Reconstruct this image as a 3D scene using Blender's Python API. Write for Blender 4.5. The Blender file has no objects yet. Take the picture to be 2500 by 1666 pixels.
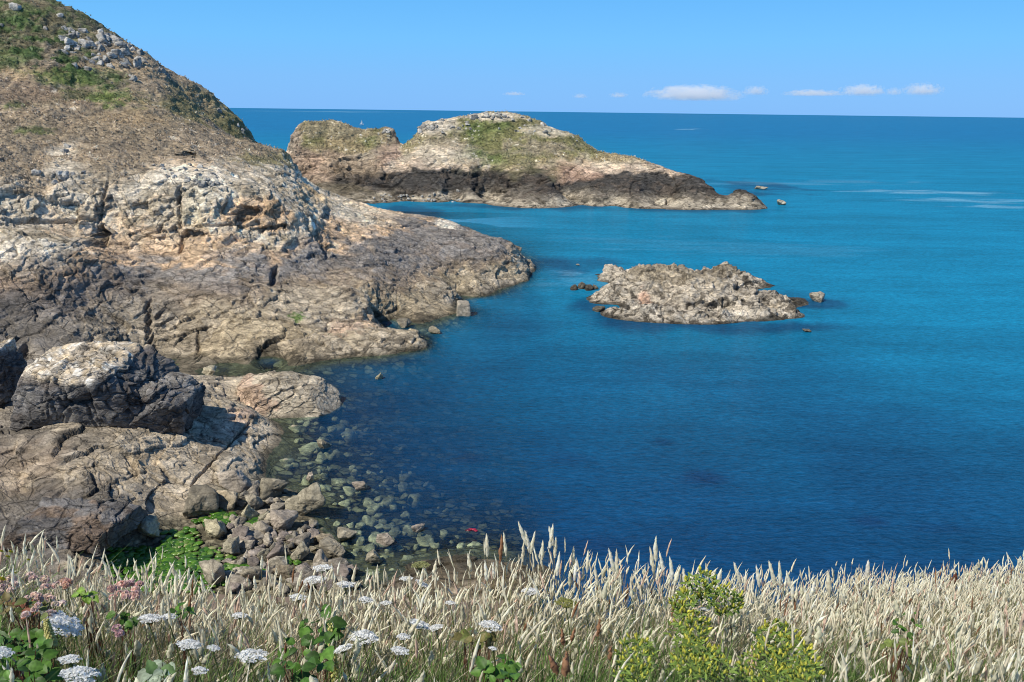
import bpy, math, random
import numpy as np
from concurrent.futures import ThreadPoolExecutor

random.seed(7)
RNG = np.random.default_rng(11)
SC = bpy.context.scene
COL = SC.collection
QUAL = 1.0            # mesh resolution of the terrain

# ------------------------------------------------------------------ camera
EYE = np.array([0.0, 0.0, 30.0])
F = 2080.0            # focal length in pixels of a 2500 px wide frame
PITCH = math.radians(15.1)
ROLL = math.radians(0.71)
cr, sr = math.cos(ROLL), math.sin(ROLL)
cp, sp = math.cos(PITCH), math.sin(PITCH)
# columns: camera right, up, back in the world
_r0 = np.array([1.0, 0, 0]); _u0 = np.array([0, sp, cp]); _b0 = np.array([0, -cp, sp])
RIGHT = _r0 * cr + _u0 * sr
UP = _u0 * cr - _r0 * sr
BACK = _b0

def ray(u, v):
    return RIGHT * (u - 1250) / F - UP * (v - 833) / F - BACK

def at_z(u, v, z=0.0):
    r = ray(u, v); return EYE + r * ((z - EYE[2]) / r[2])

def at_d(u, v, d):
    r = ray(u, v); return EYE + r * (d / r[1])

def project(p):
    q = np.asarray(p, float) - EYE
    x = q @ RIGHT; y = q @ UP; w = -(q @ BACK)
    return 1250 + F * x / w, 833 - F * y / w

cam_data = bpy.data.cameras.new("camera")
cam = bpy.data.objects.new("camera", cam_data)
COL.objects.link(cam)
from mathutils import Matrix, Vector
M = Matrix.Identity(4)
for i in range(3):
    M[i][0] = RIGHT[i]; M[i][1] = UP[i]; M[i][2] = BACK[i]; M[i][3] = EYE[i]
cam.matrix_world = M
cam_data.sensor_width = 36.0
cam_data.lens = 36.0 * F / 2500.0
cam_data.clip_start = 0.1
cam_data.clip_end = 300000.0
SC.camera = cam

# ------------------------------------------------------------------ noise
def _hash(ix, iy, iz, seed):
    with np.errstate(over='ignore'):
        n = (ix.astype(np.uint32) * np.uint32(374761393) + iy.astype(np.uint32) * np.uint32(668265263)
             + iz.astype(np.uint32) * np.uint32(3266489917) + np.uint32((seed * 974634777 + 12345) & 0xffffffff))
        n = (n ^ (n >> np.uint32(15))) * np.uint32(2246822519)
        n = (n ^ (n >> np.uint32(13))) * np.uint32(3266489917)
        n = n ^ (n >> np.uint32(16))
    return n

def _u01(n):
    return (n >> np.uint32(8)).astype(np.float32) * np.float32(1.0 / 16777216.0)

def _chunks(fn, p, nout, size=40000):
    n = len(p)
    outs = [np.empty((n,) if k == 1 else (n, k), np.float32) for k in nout]
    def run(s):
        e = min(n, s + size)
        for o, r in zip(outs, fn(p[s:e])): o[s:e] = r
    with ThreadPoolExecutor(4) as ex:
        list(ex.map(run, range(0, n, size)))
    return outs

def noise(p, scale=1.0, seed=0):
    """smooth value noise, about -1..1"""
    p = np.asarray(p, np.float32)
    def f(q):
        q = q * np.float32(scale)
        i = np.floor(q); t = q - i; t = t * t * t * (t * (t * 6 - 15) + 10)
        i = i.astype(np.int64); x, y, z = i[:, 0], i[:, 1], i[:, 2]
        tx, ty, tz = t[:, 0], t[:, 1], t[:, 2]
        def c(a, b, d): return _u01(_hash(x + a, y + b, z + d, seed))
        def lx(b, d): a0 = c(0, b, d); return a0 + (c(1, b, d) - a0) * tx
        y0 = lx(0, 0); y0 = y0 + (lx(1, 0) - y0) * ty
        y1 = lx(0, 1); y1 = y1 + (lx(1, 1) - y1) * ty
        return ((y0 + (y1 - y0) * tz) * 2 - 1,)
    return _chunks(f, p, (1,))[0]

def fbm(p, scale=1.0, octaves=4, gain=0.5, seed=0):
    p = np.asarray(p, np.float32)
    out = np.zeros(len(p), np.float32); a = 1.0; tot = 0
    for o in range(octaves):
        out += a * noise(p, scale, seed + 17 * o); tot += a; a *= gain; scale *= 2.03
    return out / tot * 1.6

def voronoi(p, seed=0, jitter=0.9):
    """F1, F2, vector to the cell centre, cell hash"""
    p = np.asarray(p, np.float32)
    def f(q):
        i = np.floor(q).astype(np.int64); n = len(q)
        f1 = np.full(n, 99, np.float32); f2 = f1.copy()
        dv = np.zeros((n, 3), np.float32); cid = np.zeros(n, np.uint32)
        fr = (q - i).astype(np.float32)
        for a in (-1, 0, 1):
            for b in (-1, 0, 1):
                for c in (-1, 0, 1):
                    h = _hash(i[:, 0] + a, i[:, 1] + b, i[:, 2] + c, seed)
                    with np.errstate(over='ignore'):
                        h2 = h * np.uint32(747796405) + np.uint32(2891336453)
                        h3 = h2 * np.uint32(277803737) + np.uint32(1013904223)
                    k = np.float32(jitter / 65536.0); o = np.float32(0.5 - jitter / 2)
                    dx = fr[:, 0] - (a + o + (h >> np.uint32(16)).astype(np.float32) * k)
                    dy = fr[:, 1] - (b + o + (h2 >> np.uint32(16)).astype(np.float32) * k)
                    dz = fr[:, 2] - (c + o + (h3 >> np.uint32(16)).astype(np.float32) * k)
                    d = dx * dx + dy * dy + dz * dz
                    m = d < f1
                    f2 = np.where(m, f1, np.minimum(f2, d))
                    f1 = np.where(m, d, f1)
                    cid = np.where(m, h, cid)
                    dv[:, 0] = np.where(m, dx, dv[:, 0]); dv[:, 1] = np.where(m, dy, dv[:, 1]); dv[:, 2] = np.where(m, dz, dv[:, 2])
        z = np.zeros_like(cid)
        r = [_u01(_hash(cid, z, z, 31 + k)) for k in range(4)]
        return np.sqrt(f1), np.sqrt(f2), dv, np.stack(r, 1)
    return _chunks(f, p, (1, 1, 3, 4))

def sstep(a, b, x):
    t = np.clip((x - a) / (b - a), 0, 1); return t * t * (3 - 2 * t)

def mixc(a, b, t):
    return a + (np.asarray(b, np.float32) - a) * t[:, None]

# ------------------------------------------------------------------ materials
def new_mat(name):
    m = bpy.data.materials.new(name); m.use_nodes = True
    nt = m.node_tree; nt.nodes.clear()
    out = nt.nodes.new('ShaderNodeOutputMaterial')
    return m, nt, out

def N(nt, kind, **kw):
    n = nt.nodes.new(kind)
    for k, v in kw.items():
        if k.startswith('in_'):
            key = k[3:]
            n.inputs[int(key) if key.isdigit() else key.replace('_', ' ')].default_value = v
        else: setattr(n, k, v)
    return n

def L(nt, a, b): nt.links.new(a, b)

def math_node(nt, op, a, b=None, c=None, clamp=False):
    n = nt.nodes.new('ShaderNodeMath'); n.operation = op; n.use_clamp = clamp
    for i, x in enumerate((a, b, c)):
        if x is None: continue
        if isinstance(x, (int, float)): n.inputs[i].default_value = x
        else: L(nt, x, n.inputs[i])
    return n.outputs[0]

def mix_col(nt, blend, fac, a, b):
    n = nt.nodes.new('ShaderNodeMix'); n.data_type = 'RGBA'; n.blend_type = blend
    for i, x in ((0, fac), (6, a), (7, b)):
        if isinstance(x, (int, float)): n.inputs[i].default_value = x
        elif isinstance(x, tuple): n.inputs[i].default_value = x
        else: L(nt, x, n.inputs[i])
    return n.outputs[2]

def rock_material(name, scale=1.0, per_object=False, bump=0.5, cracks=1.0):
    m, nt, out = new_mat(name)
    tc = N(nt, 'ShaderNodeTexCoord')
    co = tc.outputs['Object']
    vc = N(nt, 'ShaderNodeVertexColor', layer_name='Col')
    n1 = N(nt, 'ShaderNodeTexNoise', in_Scale=1.1 * scale, in_Detail=6.0, in_Roughness=0.65)
    L(nt, co, n1.inputs['Vector'])
    n2 = N(nt, 'ShaderNodeTexNoise', in_Scale=6.0 * scale, in_Detail=6.0, in_Roughness=0.75)
    L(nt, co, n2.inputs['Vector'])
    # joints: warped, tilted cells of two sizes
    wn = N(nt, 'ShaderNodeTexNoise', in_Scale=.7 * scale, in_Detail=4.0); L(nt, co, wn.inputs['Vector'])
    ws = N(nt, 'ShaderNodeVectorMath', operation='SCALE'); L(nt, wn.outputs['Color'], ws.inputs[0]); ws.inputs[3].default_value = .7 / scale
    wa = N(nt, 'ShaderNodeVectorMath', operation='ADD'); L(nt, co, wa.inputs[0]); L(nt, ws.outputs[0], wa.inputs[1])
    mp = N(nt, 'ShaderNodeMapping'); mp.inputs['Rotation'].default_value = (.2, .28, .5); mp.inputs['Scale'].default_value = (.38, .6, 1.35)
    L(nt, wa.outputs[0], mp.inputs['Vector'])
    def edge(sc, lo):
        v = N(nt, 'ShaderNodeTexVoronoi', in_Scale=sc * scale); v.feature = 'DISTANCE_TO_EDGE'; L(nt, mp.outputs[0], v.inputs['Vector'])
        k = N(nt, 'ShaderNodeMapRange', in_1=0.0, in_2=lo, in_3=0.0, in_4=1.0); L(nt, v.outputs['Distance'], k.inputs[0]); return k.outputs[0]
    def cell(sc):
        v = N(nt, 'ShaderNodeTexVoronoi', in_Scale=sc * scale); L(nt, mp.outputs[0], v.inputs['Vector'])
        s_ = N(nt, 'ShaderNodeSeparateColor'); L(nt, v.outputs['Color'], s_.inputs[0]); return s_.outputs[0], s_.outputs[1]
    e1, e2, e3 = edge(.5, .022), edge(1.4, .04), edge(3.4, .06)
    gate = N(nt, 'ShaderNodeMapRange', in_1=.42, in_2=.6, in_3=0.0, in_4=1.0); L(nt, n1.outputs[0], gate.inputs[0])
    e2g = math_node(nt, 'MAXIMUM', e2, math_node(nt, 'ADD', math_node(nt, 'MULTIPLY', gate.outputs[0], .7), .25))
    e3g = math_node(nt, 'MAXIMUM', e3, math_node(nt, 'SUBTRACT', 1.0, math_node(nt, 'MULTIPLY', gate.outputs[0], .32)))
    ee = math_node(nt, 'MULTIPLY', math_node(nt, 'MULTIPLY', e1, e2g), e3g)
    ce = N(nt, 'ShaderNodeMapRange', in_3=1.0 - .6 * cracks, in_4=1.0); L(nt, ee, ce.inputs[0])
    c1a, c1b = cell(1.5); c2a, c2b = cell(3.6)
    def rg(o, lo, hi, a=0.0, b=1.0):
        k = N(nt, 'ShaderNodeMapRange', in_1=a, in_2=b, in_3=lo, in_4=hi); L(nt, o, k.inputs[0]); return k.outputs[0]
    f = math_node(nt, 'MULTIPLY', rg(n1.outputs[0], .74, 1.26, .3, .7), rg(n2.outputs[0], .72, 1.28, .3, .7))
    f = math_node(nt, 'MULTIPLY', f, ce.outputs[0])
    f = math_node(nt, 'MULTIPLY', f, math_node(nt, 'MULTIPLY', rg(c1a, .82, 1.2), rg(c2a, .84, 1.18)))
    if per_object:
        oi = N(nt, 'ShaderNodeObjectInfo')
        f = math_node(nt, 'MULTIPLY', f, rg(oi.outputs['Random'], .62, 1.2))
    comb = N(nt, 'ShaderNodeCombineColor')
    for i in range(3): L(nt, f, comb.inputs[i])
    col = mix_col(nt, 'MULTIPLY', 1.0, vc.outputs[0], comb.outputs[0])
    b = N(nt, 'ShaderNodeBsdfPrincipled', in_Roughness=0.92)
    b.inputs['Specular IOR Level'].default_value = 0.2
    L(nt, col, b.inputs['Base Color'])
    n3 = N(nt, 'ShaderNodeTexNoise', in_Scale=3.0 * scale, in_Detail=7.0, in_Roughness=0.75)
    L(nt, co, n3.inputs['Vector'])
    h = math_node(nt, 'ADD', math_node(nt, 'MULTIPLY', n3.outputs[0], .8), math_node(nt, 'MULTIPLY', ee, .35 * cracks))
    h = math_node(nt, 'ADD', h, math_node(nt, 'ADD', math_node(nt, 'MULTIPLY', c1b, .55 * cracks), math_node(nt, 'MULTIPLY', c2b, .28 * cracks)))
    bp = N(nt, 'ShaderNodeBump', in_Strength=bump, in_Distance=0.38 / scale)
    L(nt, h, bp.inputs['Height']); L(nt, bp.outputs[0], b.inputs['Normal'])
    L(nt, b.outputs[0], out.inputs[0])
    return m

def plant_material(name, trans=0.35, rough=0.6, spec=0.25):
    m, nt, out = new_mat(name)
    vc = N(nt, 'ShaderNodeVertexColor', layer_name='Col')
    tc = N(nt, 'ShaderNodeTexCoord')
    n1 = N(nt, 'ShaderNodeTexNoise', in_Scale=60.0, in_Detail=3.0); L(nt, tc.outputs['Object'], n1.inputs['Vector'])
    k = N(nt, 'ShaderNodeMapRange', in_1=0.3, in_2=0.7, in_3=0.8, in_4=1.2); L(nt, n1.outputs[0], k.inputs[0])
    comb = N(nt, 'ShaderNodeCombineColor')
    for i in range(3): L(nt, k.outputs[0], comb.inputs[i])
    col = mix_col(nt, 'MULTIPLY', 1.0, vc.outputs[0], comb.outputs[0])
    b = N(nt, 'ShaderNodeBsdfPrincipled', in_Roughness=rough)
    b.inputs['Specular IOR Level'].default_value = spec
    L(nt, col, b.inputs['Base Color'])
    t = N(nt, 'ShaderNodeBsdfTranslucent'); L(nt, col, t.inputs['Color'])
    mx = N(nt, 'ShaderNodeMixShader'); mx.inputs[0].default_value = trans
    L(nt, b.outputs[0], mx.inputs[1]); L(nt, t.outputs[0], mx.inputs[2]); L(nt, mx.outputs[0], out.inputs[0])
    return m

# ------------------------------------------------------------------ objects
def tag(o, label=None, cat=None, group=None, kind=None):
    if label: o['label'] = label
    if cat: o['category'] = cat
    if group: o['group'] = group
    if kind: o['kind'] = kind
    return o

def make_mesh(name, V, faces, cols=None, mat=None, smooth=True):
    """faces: list of int arrays (n,3) / (n,4)"""
    me = bpy.data.meshes.new(name)
    V = np.asarray(V, np.float32)
    loops = []; starts = []; tot = 0
    for f in faces:
        f = np.asarray(f, np.int32)
        if len(f) == 0: continue
        k = f.shape[1]
        loops.append(f.ravel()); starts.append(tot + np.arange(len(f)) * k); tot += f.size
    loops = np.concatenate(loops); starts = np.concatenate(starts).astype(np.int32)
    me.vertices.add(len(V)); me.vertices.foreach_set('co', V.ravel())
    me.loops.add(len(loops)); me.loops.foreach_set('vertex_index', loops)
    me.polygons.add(len(starts)); me.polygons.foreach_set('loop_start', starts)
    me.update(calc_edges=True)
    me.validate()
    if smooth: me.polygons.foreach_set('use_smooth', np.ones(len(me.polygons), bool))
    if cols is not None:
        a = me.color_attributes.new('Col', 'FLOAT_COLOR', 'POINT')
        c = np.ones((len(V), 4), np.float32); c[:, :3] = np.clip(cols, 0.0, 1.0)
        a.data.foreach_set('color', c.ravel())
    if mat: me.materials.append(mat)
    return me

def add_obj(name, me, parent=None, loc=None):
    o = bpy.data.objects.new(name, me); COL.objects.link(o)
    if parent is not None: o.parent = parent
    if loc is not None: o.location = loc
    return o

class Acc:
    """collects triangles and quads with vertex colours"""
    def __init__(s): s.V = []; s.C = []; s.T = []; s.Q = []; s.n = 0
    def add(s, V, C, T=None, Q=None):
        V = np.asarray(V, np.float32).reshape(-1, 3)
        C = np.asarray(C, np.float32)
        if C.ndim == 1: C = np.tile(C, (len(V), 1))
        s.V.append(V); s.C.append(C)
        if T is not None and len(T): s.T.append(np.asarray(T, np.int32) + s.n)
        if Q is not None and len(Q): s.Q.append(np.asarray(Q, np.int32) + s.n)
        s.n += len(V)
    def mesh(s, name, mat, smooth=True, origin=None):
        V = np.concatenate(s.V)
        if origin is not None: V = V - np.asarray(origin, np.float32)
        f = []
        if s.T: f.append(np.concatenate(s.T))
        if s.Q: f.append(np.concatenate(s.Q))
        return make_mesh(name, V, f, np.concatenate(s.C), mat, smooth)
    def build(s, name, mat, parent=None, smooth=True, origin=None):
        return add_obj(name, s.mesh(name, mat, smooth, origin), parent, None if parent is not None else origin)
# ------------------------------------------------------------------ terrain: control points -> height function
class Height:
    """multiquadric surface through control points given as world points"""
    def __init__(s, pts, c=2.5, smooth=0.02):
        P = np.array(pts, float); s.xy = P[:, :2]; z = P[:, 2]; n = len(P)
        s.cen = s.xy.mean(0); s.c2 = c * c
        D = np.sqrt(((s.xy[:, None] - s.xy[None]) ** 2).sum(-1) + s.c2)
        A = np.zeros((n + 3, n + 3)); A[:n, :n] = D - np.eye(n) * smooth
        A[:n, n] = 1; A[:n, n + 1:] = (s.xy - s.cen) / 50; A[n:, :n] = A[:n, n:].T
        s.w = np.linalg.solve(A, np.concatenate([z, np.zeros(3)]))
    def __call__(s, x, y):
        q = np.stack([np.ravel(x), np.ravel(y)], 1); out = np.empty(len(q))
        n = len(s.xy)
        def run(a):
            b = q[a:a + 8000]
            D = np.sqrt(((b[:, None] - s.xy[None]) ** 2).sum(-1) + s.c2)
            out[a:a + 8000] = D @ s.w[:n] + s.w[n] + ((b - s.cen) / 50) @ s.w[n + 1:]
        with ThreadPoolExecutor(4) as ex: list(ex.map(run, range(0, len(q), 8000)))
        return out.reshape(np.shape(x))

def _line(s, x, y):
    q = np.stack([x, y], 1); D = np.sqrt(((q[:, None] - s.xy[None]) ** 2).sum(-1) + s.c2); n = len(s.xy)
    return D @ s.w[:n] + s.w[n] + ((q - s.cen) / 50) @ s.w[n + 1:]
Height.line = _line

def cz(*a):   # (u, v, z) -> on the line of sight at that height
    return [at_z(u, v, z) for u, v, z in a]
def cd(*a):   # (u, v, d)
    return [at_d(u, v, d) for u, v, d in a]
def ch(*a):   # (u, d, z): hidden points
    out = []
    for u, d, z in a:
        x = at_d(u, 833 + F * 0.06, d)[0]
        out.append(np.array([x, d, z]))
    return out

head_pts = (
    # waterline of the long ledge, the cove behind it, the nose
    cz((360, 893, .2), (420, 889, 0), (530, 889, 0), (620, 886, 0), (700, 883, 0), (800, 880, 0), (900, 871, 0), (1000, 859, 0), (1045, 846, 0),
       (1046, 830, 0), (985, 820, 0), (940, 805, 0), (925, 790, 0), (1000, 787, 0), (1060, 782, 0), (1098, 770, 0), (1112, 748, 0), (1120, 724, 0),
       (1170, 725, 0), (1220, 707, 0), (1270, 692, 0), (1298, 668, 0), (1306, 650, 0))
    + cd((1250, 640, 155), (1255, 602, 163), (1180, 650, 150), (1180, 577, 171),
         (1100, 700, 137), (1100, 620, 150), (1110, 560, 166), (1100, 540, 178),
         (1000, 828, 107), (1000, 745, 126), (1000, 690, 134), (1000, 620, 145), (1000, 560, 160), (1000, 523, 177),
         (900, 830, 105.5), (900, 770, 115), (900, 740, 119), (900, 690, 126), (900, 620, 136), (900, 560, 149), (900, 503, 178),
         (800, 835, 104), (800, 770, 112), (800, 700, 121), (800, 640, 130), (800, 580, 138), (800, 530, 147), (800, 488, 166), (740, 448, 166),
         (700, 835, 103.5), (700, 770, 109), (700, 700, 117), (700, 640, 125), (700, 590, 129), (700, 500, 134), (700, 440, 147), (715, 400, 166), (690, 386, 168),
         (600, 835, 103), (600, 760, 107.5), (600, 700, 113), (600, 640, 121), (600, 600, 124.5), (600, 500, 129), (600, 430, 139), (600, 385, 151), (640, 368, 169), (585, 360, 171),
         (500, 835, 104), (500, 760, 107), (500, 700, 111.5), (500, 650, 117), (500, 625, 120), (500, 500, 126), (500, 415, 133), (500, 370, 144), (500, 330, 157), (500, 290, 175),
         (630, 366, 214), (612, 330, 214), (575, 285, 213), (540, 250, 210), (500, 225, 203),
         (400, 830, 104), (400, 760, 107), (400, 700, 111.5), (400, 655, 116), (400, 600, 121), (400, 450, 127), (400, 400, 133), (400, 350, 142), (400, 300, 153), (400, 240, 166), (400, 172, 182),
         (300, 800, 103), (300, 720, 107.5), (300, 655, 112), (300, 605, 119), (300, 440, 126), (300, 380, 134), (300, 320, 144), (300, 250, 157), (300, 180, 169), (300, 105, 180),
         (200, 800, 98), (200, 720, 104), (200, 640, 108), (200, 590, 113), (200, 558, 119.5), (200, 440, 124), (200, 370, 133), (200, 300, 145), (200, 220, 158), (200, 130, 170), (200, 45, 180),
         (100, 820, 94), (100, 740, 99), (100, 640, 104), (100, 570, 110), (100, 535, 117), (100, 430, 122), (100, 360, 131), (100, 280, 143), (100, 190, 156), (100, 100, 168), (115, 0, 180),
         (0, 830, 92), (0, 740, 97), (0, 640, 102), (0, 570, 107), (0, 530, 113), (0, 430, 119), (0, 350, 129), (0, 270, 141), (0, 180, 154), (0, 90, 166), (0, 0, 178),
         (-110, 740, 94), (-110, 600, 102), (-110, 430, 116), (-110, 300, 134), (-110, 180, 150), (-110, 0, 172),
         # shore in front: slabs, big boulders
         (0, 1400, 47), (0, 1300, 51), (0, 1240, 55), (0, 1130, 60), (0, 1060, 65), (0, 1000, 70), (0, 920, 80),
         (100, 1400, 47), (100, 1300, 51), (100, 1230, 55), (100, 1130, 60), (100, 1050, 65), (100, 960, 75),
         (200, 1400, 47), (200, 1300, 51), (200, 1200, 56), (200, 1100, 61), (200, 1030, 67),
         (300, 1290, 53), (300, 1200, 57), (300, 1100, 62), (300, 1040, 66), (300, 960, 76),
         (400, 1250, 57), (400, 1150, 61.5), (400, 1060, 67), (400, 990, 74), (450, 930, 83), (380, 905, 94),
         (500, 1190, 60.5), (500, 1100, 66.5), (500, 1040, 71.5), (500, 965, 79.5), (500, 925, 87.5),
         (590, 1120, 66.5), (600, 1060, 72.3), (600, 1000, 78), (600, 960, 84), (600, 925, 88.5),
         (680, 935, 87), (740, 965, 83.5), (-110, 1300, 49), (-110, 1100, 58), (-110, 950, 72))
    + cz((300, 1390, .7), (400, 1400, .6), (400, 1330, .8), (500, 1360, .7), (500, 1260, 1.0), (600, 1370, .6), (600, 1270, .8), (600, 1190, .8),
         (700, 1400, .6), (700, 1310, .5), (700, 1220, .4), (780, 1330, .15), (770, 1290, .1), (740, 1230, 0.1), (690, 1190, 0), (650, 1165, -.1), (660, 1130, -.2), (695, 1100, -.15),
         (685, 1040, -.2), (660, 1015, -.2), (780, 1008, -.3), (790, 990, -.3), (700, 920, -.2), (560, 900, -.4), (450, 898, .2),
         (860, 1395, 0), (925, 1405, -.2), (990, 1394, 0), (1050, 1384, .2), (1200, 1378, .3), (1330, 1385, -.1), (1450, 1420, -.8),
         (830, 1150, -1.0), (900, 1250, -.9), (1000, 1300, -1.4), (850, 1300, -.6), (950, 1360, -.5), (750, 1060, -.9), (760, 1150, -.7), (900, 1050, -2.2), (1000, 1150, -2.6), (1100, 1240, -2.6),
         (1200, 1330, -1.0), (1350, 1330, -1.5), (1500, 1380, -1.5), (850, 960, -2.0), (650, 905, -1.2), (1300, 1050, -5), (1100, 920, -5), (1180, 800, -4.5), (1350, 700, -4),
         (1500, 1150, -5), (1000, 820, -.7), (1060, 815, -.8), (1150, 770, -.9), (1380, 640, -3))
    + ch((1300, 178, -1), (1180, 192, -.5), (1100, 207, -.5), (1000, 228, -.5), (930, 250, -.3), (1150, 240, -3), (1350, 210, -4), (800, 225, 3), (700, 225, 6), (620, 190, 20.5), (560, 192, 23),
         (650, 235, 5), (620, 245, 15), (540, 250, 22), (460, 250, 28), (400, 230, 34), (300, 230, 40), (200, 230, 45), (100, 230, 50), (0, 230, 55), (-110, 230, 60),
         (0, 262, 40), (300, 262, 25), (500, 262, 15), (700, 262, 1), (900, 262, 0), (1200, 262, -4),
         (0, 43, 1), (300, 44, .8), (600, 45, .6), (900, 46, .3), (1200, 46, .3), (1450, 46, -1), (-110, 43, 1)))

stack_pts = (
    cz((780, 520, 0), (860, 512, 0), (930, 503, 0), (1000, 492, 0), (1100, 490, 0), (1180, 489, 0), (1250, 491, 0), (1350, 497, 0), (1430, 502, 0), (1500, 504, 0), (1620, 503, 0), (1750, 502, 0), (1830, 499, 0), (1853, 490, 0))
    + cd((800, 475, 292), (900, 470, 294), (960, 465, 296), (760, 455, 297), (720, 440, 300), (850, 443, 301), (950, 440, 302), (700, 400, 306),
         (725, 400, 307), (718, 350, 311), (728, 308, 316), (760, 297, 319), (760, 370, 309), (830, 299, 320), (830, 380, 308), (830, 350, 312), (880, 317, 320), (900, 380, 308), (925, 340, 316), (915, 315, 321), (945, 312, 321), (966, 318, 320), (970, 340, 318), (940, 400, 305), (960, 420, 303),
         (980, 400, 308), (981, 380, 311), (982, 357, 318), (984, 356, 321), (996, 345, 320), (712, 352, 314), (1000, 400, 305), (1001, 356, 316), (1012, 334, 321), (1030, 303, 325), (1060, 297, 327), (1080, 340, 315), (1080, 390, 306), (1100, 291, 328), (1080, 425, 302), (1080, 460, 296),
         (1150, 282, 330), (1150, 330, 319), (1150, 375, 309), (1150, 405, 304), (1150, 430, 301), (1150, 465, 295.5),
         (1190, 274, 331), (1240, 275, 331), (1285, 284, 331), (1250, 330, 319), (1250, 385, 307), (1250, 412, 303), (1250, 440, 300), (1250, 468, 295),
         (1330, 304, 330), (1350, 340, 319), (1350, 385, 308), (1350, 415, 303), (1350, 445, 297), (1350, 475, 290.5),
         (1400, 328, 326), (1440, 358, 320), (1450, 390, 309), (1450, 420, 301), (1450, 450, 294), (1450, 482, 286),
         (1500, 378, 313), (1550, 382, 308), (1550, 420, 299), (1550, 455, 289), (1550, 485, 283),
         (1610, 408, 301), (1660, 425, 297), (1660, 460, 288), (1660, 485, 282), (1710, 440, 293), (1740, 462, 289), (1740, 485, 282), (1800, 464, 288), (1840, 478, 284))
    + ch((980, 324, 15), (980, 330, 9), (660, 300, 2), (690, 312, 1), (695, 318, 2), (700, 330, 3), (680, 345, -2), (760, 340, 20), (760, 355, -3), (850, 345, 16), (850, 358, -3), (950, 345, 12), (985, 340, 8), (1000, 360, -3), (1050, 350, 18), (1150, 355, 20), (1250, 355, 20), (1350, 350, 14),
         (1150, 378, -3), (1300, 378, -3), (1450, 350, 2), (1500, 345, -3), (1600, 325, -2), (1700, 312, -2), (1800, 303, -2), (1866, 286, -3.5), (1880, 295, -3), (1880, 278, -4), (1840, 276, -4), (1750, 272, -4),
         (1700, 270, -3), (1400, 275, -3), (1100, 275, -3), (850, 272, -1.5), (720, 275, 0.5), (660, 275, 0)))

islet_pts = (
    cz((1478, 715, 0), (1500, 745, 0), (1560, 764, 0), (1650, 774, 0), (1750, 771, 0), (1850, 762, 0), (1940, 756, 0), (1970, 745, 0), (1962, 728, 0),
       (1460, 682, 0), (1452, 668, 0), (1480, 690, 0), (1873, 690, 0), (1780, 685, .1))
    + cd((1500, 690, 137), (1530, 735, 127), (1545, 655, 144), (1590, 690, 135), (1590, 745, 125.5), (1600, 648, 145), (1660, 650, 145), (1640, 690, 134.5), (1650, 752, 124.3), (1720, 675, 140), (1720, 708, 132), (1760, 748, 125), (1700, 752, 124.5),
         (1790, 706, 134.5), (1840, 722, 132), (1850, 742, 127.5), (1900, 724, 132), (1930, 738, 129), (1480, 652, 155), (1510, 650, 155), (1720, 654, 155), (1780, 659, 155.5), (1840, 673, 154.5))
    + ch((1530, 158, -.5), (1650, 163, -1), (1750, 163, -1), (1880, 160, -1.5), (1430, 150, -2), (1430, 165, -2), (1430, 125, -2), (1440, 122, -4), (1500, 120, -4), (1580, 119, -4), (1650, 118.5, -4), (1750, 118.5, -4), (1850, 120, -4), (1960, 121, -4), (1650, 112, -4.5), (1990, 118, -4), (2010, 130, -3), (2000, 145, -2), (1910, 146, -1), (1830, 146, -.6), (1790, 146, .0), (1750, 148.5, .9), (1500, 172, -3), (1750, 175, -3), (2000, 165, -3)))

# ------------------------------------------------------------------ rock relief
def rotx(p, yaw, tilt):
    c, s = math.cos(yaw), math.sin(yaw)
    q = np.stack([c * p[:, 0] + s * p[:, 1], -s * p[:, 0] + c * p[:, 1], p[:, 2]], 1)
    c, s = math.cos(tilt), math.sin(tilt)
    return np.stack([c * q[:, 0] + s * q[:, 2], q[:, 1], -s * q[:, 0] + c * q[:, 2]], 1).astype(np.float32)

def joint_blocks(q, seed):
    """blocks between three joint sets, courses shifted against one another: edge distance, local coords, cell randoms"""
    q = np.asarray(q, np.float32); zero = np.zeros(len(q), np.int64)
    k = np.floor(q[:, 2]).astype(np.int64)
    x = q[:, 0] + _u01(_hash(k, zero, zero, seed)) * 7
    i = np.floor(x).astype(np.int64)
    # every other block is split in two
    sp = _u01(_hash(i, k, zero, seed + 1)); fx = x - i
    half = (sp > .5); cut = .3 + .4 * _u01(_hash(i, k, zero, seed + 2))
    lo = np.where(half & (fx > cut), cut, 0); hi = np.where(half & (fx <= cut), cut, 1)
    sub = (half & (fx > cut)).astype(np.int64)
    y = q[:, 1] + _u01(_hash(i * 2 + sub, k, zero, seed + 3)) * 5
    j = np.floor(y).astype(np.int64)
    h = _hash(i * 2 + sub, j, k, seed + 4); z0 = np.zeros_like(h)
    r = np.stack([_u01(_hash(h, z0, z0, 60 + n)) for n in range(4)], 1)
    fz = q[:, 2] - k; fy = y - j
    ex = np.minimum(fx - lo, hi - fx); ez = np.minimum(fz, 1 - fz); ey = np.minimum(fy, 1 - fy)
    loc = np.stack([fx - (lo + hi) / 2, fy - .5, fz - .5], 1).astype(np.float32)
    return np.minimum(np.minimum(ex, ez), ey), loc, r

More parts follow.
